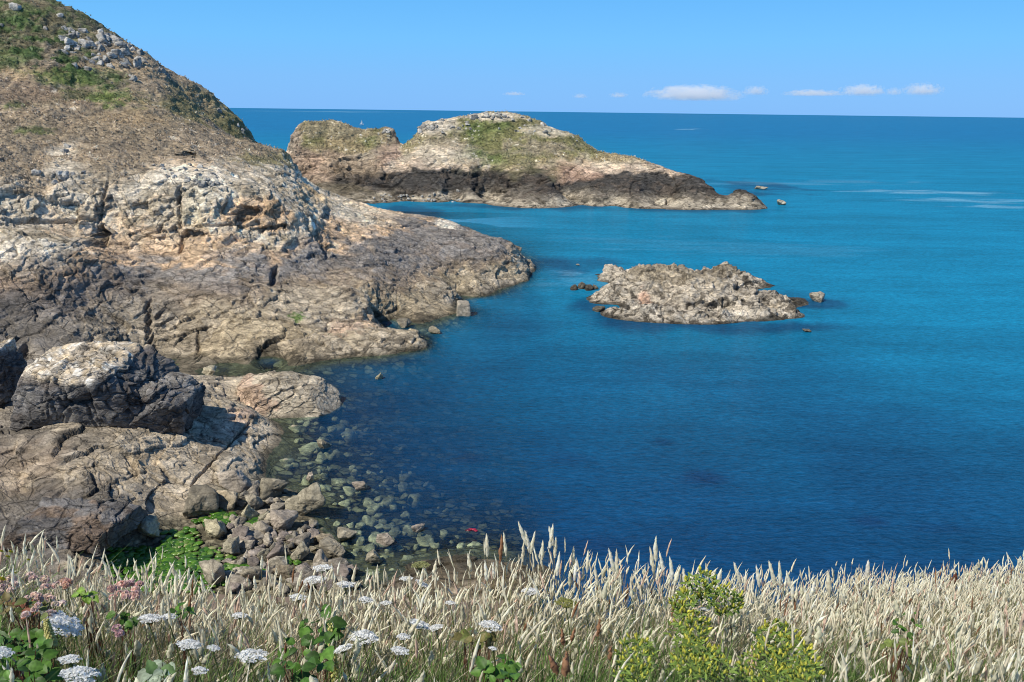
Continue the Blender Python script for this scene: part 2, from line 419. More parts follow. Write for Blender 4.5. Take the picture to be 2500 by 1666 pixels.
def rock_relief(p, size=1.0, seed=0, tilt=0.3, aniso=(1.7, 1.0, 0.8), blocky=.75):
    """returns displacement (m), crack mask 0..1, random tones of three block sizes"""
    p = np.asarray(p, np.float32)
    w = np.stack([fbm(p, 0.22 / size, 3, seed=seed + k) for k in (1, 2, 3)], 1)
    wf = np.stack([fbm(p, 1.1 / size, 3, seed=seed + k) for k in (4, 5, 6)], 1)
    q = rotx(p + w * .9 * size + wf * .12 * size, 0.35, tilt)
    disp = np.zeros(len(p), np.float32); crack = np.zeros(len(p), np.float32); tones = []
    where = sstep(-.25, .25, fbm(p, .09 / size, 2, seed=seed + 70) + (blocky - .5))
    for k, (sz, off, tl, ck) in enumerate(((5.6, .42, .36, .03), (2.0, .30, .36, .045), (0.75, .12, .17, .06))):
        sz *= size; off *= size; tl *= size
        an = np.array(aniso, np.float32) * sz
        f1, f2, dv, r = voronoi(q / an, seed + 50 * k)
        edge = f2 - f1; h = (r[:, 0] - .5) * 2 * off * .8 + tl * ((r[:, 1:4] - .5) * 2 * dv).sum(1) * 1.3; t = r[:, 2]
        if k > 0:
            e2, loc, r2 = joint_blocks(rotx(q, .5, .12 * k) / (np.array([1.25, 1.1, .62], np.float32) * sz * 1.15), seed + 50 * k + 9)
            h2 = (r2[:, 0] - .5) * 2 * off * .95 + tl * ((r2[:, 1:4] - .5) * loc).sum(1) * 1.1
            h = h + (h2 - h) * where; edge = edge + (e2 * 1.6 - edge) * where; t = np.where(where > .5, r2[:, 2], t)
        disp += h
        c = 1 - sstep(0, ck * (1.0 + 0.8 * r[:, 1]), edge)
        gate = sstep(0.25, 0.75, noise(p, 0.3 / size, seed + 90 + k) * .5 + .5) * .8 + .2
        crack = np.maximum(crack, c * gate * (1.0, .9, .6)[k])
        disp -= c * gate * (.25, .14, .05)[k] * size
        tones.append(t)
    disp += fbm(p, 0.9 / size, 5, 0.55, seed + 7) * 0.10 * size
    return disp, crack, tones

def column_grid(H, a0, a1, n, d0, d1, m, wdist=22.0, coarse=420):
    """vertices spread evenly over what one sees of the surface: n columns by m rows, plus base normals"""
    a = np.linspace(a0, a1, n); d = np.geomspace(d0, d1, coarse)
    A, D = np.meshgrid(a, d, indexing='ij')
    Z = np.maximum(H(A * D, D), -4.5)
    s = (Z - EYE[2]) / D
    ds = np.abs(np.diff(s, axis=1)) * F + np.abs(np.diff(D, axis=1)) * wdist * 100 / D[:, :-1] * .3
    k = max(3, n // 24)
    ker = np.ones(2 * k + 1) / (2 * k + 1)
    pad = np.pad(ds, ((k, k), (0, 0)), mode='edge')
    cs = np.cumsum(np.pad(pad, ((1, 0), (0, 0))), 0)
    ds = (cs[2 * k + 1:] - cs[:-2 * k - 1]) / (2 * k + 1)
    S = np.concatenate([np.zeros((n, 1)), np.cumsum(ds, 1)], 1); S /= S[:, -1:]
    t = np.linspace(0, 1, m)
    D2 = np.stack([np.interp(t, S[i], d) for i in range(n)])
    Z2 = np.stack([np.interp(D2[i], d, Z[i]) for i in range(n)])
    X2 = a[:, None] * D2
    P = np.stack([X2, D2, Z2], -1)
    du = np.gradient(P, axis=0); dv = np.gradient(P, axis=1)
    Nn = np.cross(du, dv); Nn /= np.linalg.norm(Nn, axis=-1, keepdims=True) + 1e-9
    Nn[Nn[..., 2] < 0] *= -1
    return P, Nn

def grid_quads(n, m):
    i = np.arange(n * m).reshape(n, m)
    return np.stack([i[:-1, :-1], i[1:, :-1], i[1:, 1:], i[:-1, 1:]], -1)

def smooth_grid(a, k):
    """box blur of a field on the grid"""
    for ax in (0, 1):
        pad = [(0, 0)] * a.ndim; pad[ax] = (k + 1, k)
        c = np.cumsum(np.pad(a, pad, mode='edge'), axis=ax)
        n = a.shape[ax]
        a = (np.take(c, np.arange(2 * k + 1, 2 * k + 1 + n), axis=ax) - np.take(c, np.arange(n), axis=ax)) / (2 * k + 1)
    return a

def blob(P, c, rx, rz, ry=None, soft=0.45, rag=0.35, seed=0):
    """0..1 weight of a ragged ellipsoid patch round the world point c"""
    ry = ry or max(rx, rz) * 2.5
    k = 1 + soft + rag * 1.4
    c = np.asarray(c)
    out = np.zeros(len(P), np.float32)
    i = np.nonzero((np.abs(P[:, 0] - c[0]) < rx * k) & (np.abs(P[:, 2] - c[2]) < rz * k) & (np.abs(P[:, 1] - c[1]) < ry * k))[0]
    if len(i) == 0: return out
    q = (P[i] - c) / np.array([rx, ry, rz])
    r = np.sqrt((q * q).sum(1)) + rag * fbm(P[i], 0.9 / min(rx, rz), 3, seed=seed)
    out[i] = 1 - sstep(1 - soft, 1 + soft, r)
    return out

def hit(H, u, v, d0=45., d1=380., miss=False):
    """first point of the surface on a line of sight"""
    r = ray(u, v); r = r / r[1]
    d = np.geomspace(d0, d1, 260); p = EYE + d[:, None] * r
    b = p[:, 2] < H.line(p[:, 0], p[:, 1]); k = int(np.argmax(b))
    if not b[k]: return None if miss else p[-1]
    if k == 0: return p[0]
    d = np.linspace(d[k - 1], d[k], 24); p = EYE + d[:, None] * r
    b = p[:, 2] < H.line(p[:, 0], p[:, 1]); k = int(np.argmax(b))
    return p[k]
# ------------------------------------------------------------------ colours (albedo)
BEIGE = np.array((.325, .285, .225)); OLIVE = np.array((.22, .185, .125)); DARK = np.array((.102, .098, .097)); UMBER = np.array((.15, .115, .09))
ORANGE = np.array((.47, .335, .215)); PALE = np.array((.43, .385, .31)); WHITE = np.array((.54, .50, .43)); PINK = np.array((.46, .30, .22))
BRACKEN = np.array((.25, .21, .158)); STRAW = np.array((.36, .275, .165)); GORSE = np.array((.045, .085, .026)); GREEN = np.array((.105, .16, .04)); TURF = np.array((.17, .165, .07))

MAT_ROCK = rock_material('rock', 1.0, bump=0.75)
MAT_FARROCK = rock_material('distant_rock', 0.6, bump=0.75)
MAT_BOULDER = rock_material('boulder_stone', 2.0, per_object=True, bump=0.5, cracks=.6)
MAT_CRAG = rock_material('pale_crag_stone', 1.2, per_object=True, bump=0.5)

def tone(C, t, amt):
    return C * (1 + (t - .5) * 2 * amt)[:, None]

def px(c, n):   # n reference pixels at the distance of the point c, in metres
    return n * np.linalg.norm(np.asarray(c) - EYE) / F

# ------------------------------------------------------------------ headland with its shore
HH = Height(head_pts)
nA, mA = int(940 * QUAL), int(1250 * QUAL)
P, Nn = column_grid(HH, -.76, .16, nA, 43, 262, mA)
shape = P.shape[:2]
Ns = smooth_grid(Nn, 5); Ns /= np.linalg.norm(Ns, axis=-1, keepdims=True)
P0 = P.reshape(-1, 3); N0 = Ns.reshape(-1, 3)
x, y, z = P0.T
nz1 = fbm(P0, .08, 4, seed=3); nz2 = fbm(P0, .35, 4, seed=5); nz3 = fbm(P0, 1.6, 3, seed=9)

veg = sstep(17.2, 20.5, z + nz1 * 2.2 + nz2 * 1.6)
for (u, v, a, b, s) in ((430, 440, 120, 45, -1), (160, 425, 45, 40, -.8), (690, 425, 45, 25, -.7), (160, 365, 25, 22, -.8), (520, 330, 40, 30, .3)):
    c = hit(HH, u, v); veg = np.clip(veg + s * blob(P0, c, px(c, a), px(c, b), seed=u), 0, 1)
beach = np.zeros(len(P0), np.float32)
for (u, v, a, b) in ((420, 1370, 170, 75), (600, 1260, 120, 110), (700, 1350, 160, 120), (560, 1400, 300, 60)):
    c = hit(HH, u, v); beach = np.maximum(beach, blob(P0, c, px(c, a), px(c, b) * 2, px(c, b) * 2.2, soft=.3, rag=.2, seed=u))
beach *= 1 - sstep(1.3, 2.0, z)
rockm = (1 - veg) * (1 - .85 * beach)

disp, crack, (t1, t2, t3) = rock_relief(P0, 1.0, seed=21, tilt=.22)
deep = sstep(-.8, .2, z)
steep = 1 - N0[:, 2]
d_rock = disp * (.55 + .75 * sstep(.05, .45, steep)) * (.35 + .65 * sstep(0, 2.5, z + .5))
d_veg = fbm(P0, .5, 5, .6, seed=40) * .45 + fbm(P0, .12, 3, seed=41) * .5
# bushes
bush = np.zeros(len(P0), np.float32)
for (u, v, a, b, w) in ((20, 80, 120, 40, 1), (90, 130, 110, 35, 1), (150, 165, 70, 22, 1), (60, 30, 130, 40, .7), (230, 190, 90, 22, .9), (150, 30, 60, 40, .6), (5, 155, 35, 16, .8),
                        (310, 235, 45, 12, .5), (180, 110, 50, 30, .6)):
    c = hit(HH, u, v); bush = np.maximum(bush, w * blob(P0, c, px(c, a), px(c, b), px(c, b) * 2.2, rag=.55, seed=u + v))
f1, f2, _, br = voronoi(P0 / np.array([1.6, 1.6, 1.3], np.float32), 77)
d_bush = (1 - f1) * .9 + nz3 * .2
D = d_rock * rockm + d_veg * veg * (1 - bush) + d_bush * veg * bush
# pebbly beach
g1, g2, _, gr = voronoi(P0 / np.float32(.42), 78)
D += beach * ((.5 - g1) * .22 * (.3 + gr[:, 0]))
# a hollow under the overhang and a small cave
P1 = P0 + N0 * D[:, None]
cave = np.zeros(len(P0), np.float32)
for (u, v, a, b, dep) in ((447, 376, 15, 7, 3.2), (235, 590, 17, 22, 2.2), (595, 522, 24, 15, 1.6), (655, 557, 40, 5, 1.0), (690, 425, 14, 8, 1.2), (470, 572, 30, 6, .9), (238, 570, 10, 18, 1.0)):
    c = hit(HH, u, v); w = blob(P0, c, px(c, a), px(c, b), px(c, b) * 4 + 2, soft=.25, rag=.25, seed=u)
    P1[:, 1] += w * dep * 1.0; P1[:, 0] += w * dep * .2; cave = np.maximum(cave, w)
# long joints that run down the rock faces
for (u0, v0, u1, v1, wd, dep) in ((362, 745, 368, 880, 4, .7), (483, 815, 486, 878, 3, .4), (237, 560, 262, 450, 3, .3), (437, 470, 443, 600, 4, .6), (668, 690, 672, 655, 5, .6), (440, 553, 600, 548, 2.5, .4), (35, 535, 205, 538, 3, .5),
                                  (770, 570, 800, 620, 5, .6), (60, 840, 62, 880, 5, .7), (600, 1040, 480, 1165, 3, .4)):
    for k in range(7):
        t = k / 6; u, v = u0 + (u1 - u0) * t, v0 + (v1 - v0) * t
        c = hit(HH, u, v); st = math.hypot(u1 - u0, v1 - v0) / 6 * .7
        horiz = abs(u1 - u0) > abs(v1 - v0)
        w = blob(P0, c, px(c, st if horiz else wd), px(c, wd if horiz else st), px(c, 30), soft=.4, rag=.3, seed=k)
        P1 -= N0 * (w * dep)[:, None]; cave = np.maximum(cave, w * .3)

# colour
zb = z + nz2 * 1.1 + nz1 * .8 + (t1 - .5) * .9
nose = sstep(-45, -10, x) * sstep(110, 130, y)
dark0 = 6.7 - 2.4 * nose; dark1 = 8.9 + .6 * sstep(-40, -60, x)
C = np.tile(BEIGE.astype(np.float32), (len(P0), 1))
C = mixc(C, OLIVE, sstep(-.2, .7, nz1 + (t1 - .5)) * .75)
C = mixc(C, UMBER, sstep(dark0 - 2.0, dark0 + .3, zb) * .7)
C = mixc(C, DARK * 1.65, sstep(dark0 - .4, dark0 + 1.2, zb))
C = mixc(C, UMBER * .9, sstep(.2, .8, nz2 + t2 - .5) * .45 * sstep(dark0, dark0 + 1, zb))
C = mixc(C, ORANGE, sstep(dark1 - .5, dark1 + .6, zb) * (.25 + .55 * sstep(-.4, .6, nz2)))
up = sstep(dark1 + .6, dark1 + 2.6, zb + nz1)
C = mixc(C, PALE, up)
C = mixc(C, WHITE * .92, up * sstep(.55, .9, t2) * .7)
C = mixc(C, OLIVE * 1.1, up * sstep(.1, .7, nz2 - (t2 - .5) * .4) * .55)
C = mixc(C, ORANGE, up * sstep(.45, .9, nz1 + t3 * .5) * .55)
for (u, v, a, b, col, w) in ((620, 515, 75, 28, ORANGE, .9), (660, 540, 60, 25, ORANGE * .95, .8), (440, 590, 150, 28, ORANGE, .75), (820, 560, 60, 30, ORANGE, .8), (760, 470, 50, 40, STRAW * 1.15, .7), (880, 530, 70, 22, PALE, .8),
                             (480, 440, 70, 35, WHITE, .9), (400, 425, 40, 25, WHITE, .8), (310, 465, 30, 25, WHITE, .8), (440, 500, 40, 60, PALE * 1.15, .6), (480, 510, 25, 50, np.array((.36, .38, .29)), .25), (165, 435, 35, 28, WHITE, .7), (160, 360, 14, 20, WHITE, .8),
                             (110, 620, 110, 28, WHITE * .95, .75), (240, 610, 50, 20, ORANGE, .8), (160, 670, 60, 8, ORANGE, .6), (100, 690, 120, 45, UMBER, .6), (120, 530, 90, 14, PALE, .6), (1095, 548, 32, 14, WHITE, .95), (1090, 572, 45, 14, np.array((.05, .052, .06)), .0),
                             (220, 770, 170, 60, DARK * 1.25, .55), (40, 790, 70, 60, DARK, .7), (60, 870, 70, 40, DARK * 1.1, .8), (60, 1040, 110, 60, DARK * 1.1, .8), (150, 1090, 80, 25, DARK, .6), (60, 1330, 130, 70, DARK * .95, .9), (150, 1270, 110, 40, DARK, .8), (40, 1260, 90, 45, DARK, .8),
                             (1150, 1395, 200, 30, np.array((.085, .065, .04)), .9), (20, 1150, 150, 30, UMBER, .5), (840, 800, 40, 12, PINK, .4), (905, 785, 30, 18, ORANGE * .9, .7), (580, 1075, 90, 30, BEIGE * 1.2, .6), (580, 1030, 40, 20, PINK, .5), (650, 1100, 60, 60, BEIGE * 1.15, .6),
                             (360, 1120, 60, 14, STRAW, .4), (450, 970, 60, 20, DARK * 1.2, .5)):
    if w <= 0: continue
    c = hit(HH, u, v); C = mixc(C, col, w * blob(P0, c, px(c, a), px(c, b), px(c, b) * 3 + 1, rag=.5, seed=u))
# weed on the low rocks
low = (1 - sstep(.3, 2.6, z)) * sstep(.15, .55, fbm(P0, 1.3, 4, seed=60) + .5 * fbm(P0, .1, 2, seed=61))
C = mixc(C, np.array((.03, .027, .022)), low * .75 * sstep(90, 100, y))
C = mixc(C, np.array((.06, .055, .04)), (1 - sstep(.05, .7, z + nz2 * .25)) * .85)
for (u, v, a, b) in ((725, 777, 16, 7), (395, 892, 22, 8), (645, 993, 22, 9)):
    c = hit(HH, u, v); C = mixc(C, np.array((.07, .15, .02)), .85 * blob(P0, c, px(c, a), px(c, b), px(c, b) * 3, rag=.8, seed=u))
C = tone(C, t1, .14); C = tone(C, t2, .26); C = tone(C, t3, .16)
C = C * (1 - .5 * crack * rockm)[:, None]
C = C * (1 - .55 * cave)[:, None]  # shade of the hollows painted into the colour, fainter along the joints
# vegetation colours
G = np.tile(BRACKEN.astype(np.float32), (len(P0), 1))
G = mixc(G, np.array((.30, .235, .16)), sstep(-.3, .6, nz2 + nz3 * .5) * .6)
G = mixc(G, OLIVE * .9, sstep(.1, .6, nz1) * .4)
for (u, v, a, b, col, w) in ((560, 290, 120, 60, TURF * 1.1, .75), (460, 270, 130, 30, TURF, .8), (120, 185, 150, 14, STRAW, .8), (220, 240, 110, 18, STRAW, .7), (330, 290, 100, 16, STRAW * .9, .6), (480, 250, 140, 14, STRAW, .5), (300, 170, 80, 20, STRAW, .5),
                             (170, 195, 80, 18, GREEN, .95), (235, 235, 60, 16, GREEN, .95), (280, 255, 22, 10, GREEN, .8), (40, 255, 18, 8, GREEN, .7), (85, 325, 30, 10, GREEN * .9, .7), (10, 145, 40, 18, GREEN * .9, .8), (640, 400, 60, 22, TURF * 1.1, .7), (700, 390, 60, 20, TURF * 1.15, .7),
                             (60, 60, 160, 60, np.array((.10, .105, .05)), .7), (260, 60, 80, 60, np.array((.11, .11, .055)), .6), (60, 230, 110, 30, np.array((.16, .12, .095)), .6), (760, 440, 40, 30, STRAW * 1.2, .8), (600, 320, 40, 40, TURF, .6)):
    c = hit(HH, u, v); G = mixc(G, col, w * blob(P0, c, px(c, a), px(c, b), px(c, b) * 4, rag=.6, seed=u + 5))
G = mixc(G, GORSE * 1.25, bush * sstep(-.5, .2, nz2 + (br[:, 0] - .5) * .8))
G = mixc(G, WHITE * .8, sstep(.62, .75, nz2 * .6 + nz3 * .5) * .7 * (1 - bush))
G = G * .82 * (1 + .22 * nz3 + .15 * nz2)[:, None]
G = G * (1 - bush * (f1 > .62) * .35)[:, None]
C = mixc(C, G, veg * (1 - .15 * crack))
# beach gravel
B = np.tile(np.array((.15, .14, .10), np.float32), (len(P0), 1)) * (.5 + gr[:, 1] * .9)[:, None] * (1 - .5 * sstep(.3, .6, g1))[:, None]
C = mixc(C, B, beach)
# under the water line the stones show teal through the sea
w1, w2, _, wr = voronoi(P0 / np.float32(.95), 79)
C = mixc(C, np.array((.16, .145, .10)) * 1.0, (1 - deep))
C = np.where((z < .1)[:, None], C * (1 - (1 - deep) * (1 - np.clip(wr[:, 0] ** 2.2 * 1.6 + .10, 0, 1.4) * sstep(.03, .2, w2 - w1)))[:, None], C)
C = (C * .87 + C.mean(1, keepdims=True) * .13) * np.array((1.72, 1.62, 1.47))
P1[:, 2] = np.maximum(P1[:, 2], -6)
quads = grid_quads(*shape).reshape(-1, 4)
P1g = P1.reshape(*shape, 3)
VEG_HEAD = veg * (P1[:, 2] > 12)
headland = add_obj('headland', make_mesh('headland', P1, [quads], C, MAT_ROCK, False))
tag(headland, kind='structure')
tag(headland, label='sloping headland with brown bracken above a pale and black banded cliff')

# ------------------------------------------------------------------ grassy island and stack behind the bay
HS = Height(stack_pts, c=1.2)
nS, mS = int(620 * QUAL), int(520 * QUAL)
P, Nn = column_grid(HS, -.30, .33, nS, 268, 385, mS, wdist=10.0)
shapeS = P.shape[:2]
Ns = smooth_grid(Nn, 3); Ns /= np.linalg.norm(Ns, axis=-1, keepdims=True)
P0 = P.reshape(-1, 3); N0 = Ns.reshape(-1, 3); x, y, z = P0.T
nz1 = fbm(P0, .05, 4, seed=103); nz2 = fbm(P0, .2, 4, seed=105); nz3 = fbm(P0, .9, 3, seed=109)
disp, crack, (t1, t2, t3) = rock_relief(P0, 1.6, seed=121, tilt=-.15)
right = sstep(-46, -42, x)
veg = sstep(14.5, 18, z + nz1 * 2.0 + nz2 * 2.2 + right * 1.5)
for (u, v, a, b, s) in ((1270, 375, 130, 45, .8), (1060, 305, 60, 22, -1), (1200, 284, 70, 10, -1), (1350, 320, 70, 14, -.7), (950, 345, 30, 40, -1), (1080, 380, 90, 25, -.9), (715, 350, 20, 60, -1), (1185, 400, 90, 18, .2), (1440, 370, 40, 20, .5), (880, 335, 70, 28, .6)):
    c = hit(HS, u, v, 260); veg = np.clip(veg + s * blob(P0, c, px(c, a), px(c, b), seed=u), 0, 1)
rockm = 1 - veg
D = disp * (.6 + .6 * sstep(.1, .5, 1 - N0[:, 2])) * rockm * (.35 + .65 * sstep(0, 4, z)) + veg * (fbm(P0, .3, 4, .6, seed=140) * .7)
P1 = P0 + N0 * D[:, None]
zb = z + nz2 * 1.3 + nz1 * .7 + (t1 - .5) * 1.2
far_l = sstep(-60, -40, x) ; nose = sstep(10, 45, x)
C = np.tile((BEIGE * 1.05).astype(np.float32), (len(P0), 1))
C = mixc(C, OLIVE * .8, sstep(.2, .5, nz2) * .6)
d0 = 2.3 - 1.2 * (1 - far_l); d1 = 10.2
C = mixc(C, DARK * .5, sstep(d0 - .6, d0 + .8, zb) * (.65 + .35 * sstep(d0 + .5, d0 + 3, zb)))
C = mixc(C, UMBER * .7, sstep(0, .6, nz2 + t3 - .5) * .5 * sstep(d0, d0 + 1, zb))
C = mixc(C, np.array((.38, .305, .24)), sstep(d1 - .6, d1 + .5, zb))
C = mixc(C, PALE * 1.05, sstep(d1 + 1.2, d1 + 4.5, zb + nz2) * .85)
C = mixc(C, ORANGE, sstep(.55, .9, t2) * .4 * sstep(d1, d1 + 1, zb))
for (u, v, a, b, col, w) in ((760, 400, 60, 50, np.array((.30, .215, .155)), .85), (730, 340, 30, 50, UMBER * 1.6, .7), (765, 405, 30, 22, PINK * .95, .5), (850, 400, 80, 35, np.array((.28, .215, .15)), .7), (950, 350, 30, 40, PINK * .8, .7), (1400, 420, 60, 20, PINK * 1.1, .6),
                             (1140, 360, 10, 22, WHITE * .8, .8), (1090, 385, 60, 20, PALE * 1.1, .6), (1040, 310, 60, 20, WHITE * .8, .8), (1200, 283, 70, 8, WHITE * .85, .9), (1350, 315, 70, 10, WHITE * .8, .7), (800, 470, 120, 20, OLIVE * .55, .8), (1100, 450, 160, 14, DARK * .55, .6)):
    c = hit(HS, u, v, 260); C = mixc(C, col, w * blob(P0, c, px(c, a), px(c, b), px(c, b) * 3, rag=.5, seed=u))
C = mixc(C, np.array((.05, .045, .035)), (1 - sstep(-.1, .7, z + nz2 * .3)) * .8)
low = (1 - sstep(.5, 4, z)) * sstep(.2, .5, fbm(P0, .6, 4, seed=160))
C = mixc(C, np.array((.04, .037, .032)), low * .9)
C = tone(C, t1, .14); C = tone(C, t2, .24); C = tone(C, t3, .14)
C = C * (1 - .6 * crack * rockm)[:, None]
G = np.tile((TURF * 1.0).astype(np.float32), (len(P0), 1))
G = mixc(G, STRAW * .85, sstep(-.4, .6, nz1 + nz2 * .6) * .65)
for (u, v, a, b, col, w) in ((1190, 320, 60, 30, GREEN * .8, .75), (1165, 385, 50, 25, GREEN * 1.05, .85), (1250, 340, 80, 30, np.array((.19, .19, .075)), .6), (1330, 360, 80, 20, BRACKEN * 1.1, .7), (830, 310, 110, 26, np.array((.25, .215, .135)), .9), (895, 345, 26, 12, GREEN * 1.0, .4), (1080, 350, 60, 18, BRACKEN, .7)):
    c = hit(HS, u, v, 260); G = mixc(G, col, w * blob(P0, c, px(c, a), px(c, b), px(c, b) * 4, rag=.6, seed=u))
G = mixc(G, WHITE * .85, sstep(.62, .75, nz2 * .4 + nz3 * .7) * .8)
G = G * (1 + .25 * nz3 + .2 * nz2)[:, None]
C = mixc(C, G, veg)
C = (C * .85 + C.mean(1, keepdims=True) * .15) * np.array((1.48, 1.43, 1.34))
P1[:, 2] = np.maximum(P1[:, 2], -4)
VEG_ISLAND = veg
P1s = P1.reshape(*shapeS, 3); Cs = C.reshape(*shapeS, 3)
acol = np.linspace(-.30, .33, nS); cut = int(np.argmin(abs(acol - (982 - 1250) / F * .975)))
for i0, i1, nm, lab, cat in ((0, cut + 1, 'sea_stack', 'brown domed sea stack with steep reddish sides, beyond the headland saddle', 'sea stack'),
                        (cut, nS, 'grassy_island', 'long rocky island with green turf dome and black tide band behind the bay', 'island')):
    v = P1s[i0:i1]; o = add_obj(nm, make_mesh(nm, v.reshape(-1, 3), [grid_quads(*v.shape[:2]).reshape(-1, 4)], Cs[i0:i1].reshape(-1, 3), MAT_FARROCK, False))
    tag(o, lab, cat)

# ------------------------------------------------------------------ low islet in the bay
HI = Height(islet_pts, c=1.0)
nI, mI = int(430 * QUAL), int(420 * QUAL)
P, Nn = column_grid(HI, .06, .40, nI, 112, 172, mI, wdist=10.0)
shapeI = P.shape[:2]
Ns = smooth_grid(Nn, 4); Ns /= np.linalg.norm(Ns, axis=-1, keepdims=True)
P0 = P.reshape(-1, 3); N0 = Ns.reshape(-1, 3); x, y, z = P0.T
nz1 = fbm(P0, .12, 4, seed=203); nz2 = fbm(P0, .5, 4, seed=205)
disp, crack, (t1, t2, t3) = rock_relief(P0, .95, seed=221, tilt=-.5, aniso=(1.9, 1.0, .75), blocky=.6)
D = disp * 1.1 * (.15 + .85 * sstep(-.2, 1.4, z)) + (fbm(P0, 1.1, 4, .5, seed=230) * .2 - np.abs(fbm(P0, .3, 3, .5, seed=231)) * .8 + .1) * sstep(-.1, 1.2, z)
P1 = P0 + N0 * D[:, None]
zb = z + nz2 * .7
C = np.tile((np.array((.36, .325, .27))).astype(np.float32), (len(P0), 1))
C = mixc(C, OLIVE * .95, sstep(2.6, 4.4, zb + nz1) * .8)
C = mixc(C, OLIVE, sstep(.1, .7, nz1) * .4)
for (u, v, a, b, col, w) in ((1575, 735, 14, 22, PINK * 1.05, .8), (1500, 745, 30, 12, UMBER, .6), (1610, 645, 40, 12, UMBER * .9, .7), (1780, 655, 80, 14, OLIVE * .7, .7), (1700, 710, 80, 30, BEIGE * 1.3, .5)):
    c = hit(HI, u, v, 110, 172); C = mixc(C, col, w * blob(P0, c, px(c, a), px(c, b), px(c, b) * 3, rag=.5, seed=u))
weed = sstep(.25, .55, fbm(P0, 1.1, 4, seed=260) + .35 * sstep(12, 30, x - 20))
C = mixc(C, np.array((.035, .03, .025)), weed * .8 * (1 - sstep(2, 4, z)))
C = mixc(C, np.array((.07, .06, .045)), sstep(.1, .6, fbm(P0, 2.4, 4, .65, seed=262)) * sstep(.2, .8, crack + .3 * nz1) * .8)
C = mixc(C, np.array((.045, .04, .03)), (1 - sstep(0.1, .75, z + nz2 * .3)) * .9)
C = tone(C, t1, .12); C = tone(C, t2, .22); C = tone(C, t3, .16)
C = C * (1 - .7 * crack)[:, None]
C = (C * .85 + C.mean(1, keepdims=True) * .15) * np.array((1.5, 1.44, 1.36))
P1[:, 2] = np.maximum(P1[:, 2], -3)
P1i = P1.reshape(*shapeI, 3)
islet = add_obj('rocky_islet', make_mesh('rocky_islet', P1, [grid_quads(*shapeI).reshape(-1, 4)], C, MAT_ROCK, False))
tag(islet, 'bare low beige rock islet alone in the middle of the blue bay', 'islet')
# ------------------------------------------------------------------ sea
a = np.linspace(-1.25, 1.25, 700)
d = np.concatenate([np.geomspace(30, 400, 620), np.geomspace(405, 120000, 160)])
A, Dd = np.meshgrid(a, d, indexing='ij')
X, Y = A * Dd, Dd
bed = np.full(X.shape, -12.0)
near = (A > -.78) & (A < .2) & (Dd < 262)
bed[near] = HH(X[near], Y[near])
dep = np.clip(-bed, 0, 20)
P = np.stack([X, Y, np.zeros_like(X)], -1).reshape(-1, 3)
dp = dep.ravel()
clear = np.exp(-np.maximum(dp - .3, 0) / 2.2) * (P[:, 1] < 262) * sstep(40, 46, P[:, 1]) * (1 - sstep(-.02, .1, A.ravel()))
nz = fbm(P * np.array([1, 1, 0]), .06, 4, seed=300)
kelp_shade = np.zeros(len(P))  # kelp beds plus ledge shadow and rock reflections painted into the water colour
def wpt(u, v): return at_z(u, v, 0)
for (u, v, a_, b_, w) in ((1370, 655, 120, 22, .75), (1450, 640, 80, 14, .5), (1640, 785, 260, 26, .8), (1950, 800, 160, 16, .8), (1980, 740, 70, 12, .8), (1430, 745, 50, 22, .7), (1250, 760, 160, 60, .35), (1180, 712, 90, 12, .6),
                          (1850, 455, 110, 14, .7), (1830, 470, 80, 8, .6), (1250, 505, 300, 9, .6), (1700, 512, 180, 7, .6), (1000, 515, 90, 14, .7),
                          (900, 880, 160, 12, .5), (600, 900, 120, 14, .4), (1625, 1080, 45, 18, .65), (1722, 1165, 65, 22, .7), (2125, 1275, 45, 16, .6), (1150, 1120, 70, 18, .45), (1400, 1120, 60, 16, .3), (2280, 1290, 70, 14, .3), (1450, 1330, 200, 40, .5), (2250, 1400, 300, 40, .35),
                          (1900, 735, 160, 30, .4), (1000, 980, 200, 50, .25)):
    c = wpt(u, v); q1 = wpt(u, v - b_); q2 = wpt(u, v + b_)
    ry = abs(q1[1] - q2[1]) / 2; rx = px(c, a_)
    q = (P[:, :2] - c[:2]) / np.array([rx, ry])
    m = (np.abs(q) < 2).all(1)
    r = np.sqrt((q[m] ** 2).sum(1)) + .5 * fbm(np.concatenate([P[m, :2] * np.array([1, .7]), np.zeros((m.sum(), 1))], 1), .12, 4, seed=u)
    kelp_shade[m] = np.maximum(kelp_shade[m], w * (1 - sstep(.3, 1.3, r)))
# turquoise of the outer bay against the deep blue under the camera
dist = P[:, 1] + P[:, 0] * .35
turq = sstep(55, 165, dist + nz * 8) 
far = sstep(230, 1500, P[:, 1])
foam = np.zeros(len(P))
for (u, v, a_, b_, w) in ((2260, 470, 120, 4, .5), (2380, 490, 130, 5, .42), (2430, 505, 90, 3, .4), (2180, 466, 60, 2.5, .4), (1880, 448, 130, 4, .2), (2050, 445, 120, 3, .15), (1420, 690, 120, 22, .12), (1390, 670, 40, 10, .2), (1640, 600, 200, 12, .06), (1900, 610, 200, 14, .06), (830, 273, 110, 1.2, .5), (1700, 316, 40, 1.5, .6), (1500, 585, 160, 10, .05)):
    c = wpt(u, v); q1 = wpt(u, v - b_); q2 = wpt(u, v + b_)
    ry = abs(q1[1] - q2[1]) / 2; rx = px(c, a_)
    q = (P[:, :2] - c[:2]) / np.array([rx, ry])
    m = (np.abs(q) < 2).all(1)
    r = np.sqrt((q[m] ** 2).sum(1)) + .9 * fbm(np.concatenate([P[m, :2] / np.array([rx, ry * .5]), np.zeros((m.sum(), 1))], 1), 1.7, 4, seed=u + 1)
    foam[m] = np.maximum(foam[m], w * (1 - sstep(.2, 1.2, r)))
deepc = np.array((.0035, .047, .130)); midc = np.array((.005, .183, .328)); farc = np.array((.007, .145, .325))
W = np.tile(deepc.astype(np.float32), (len(P), 1))
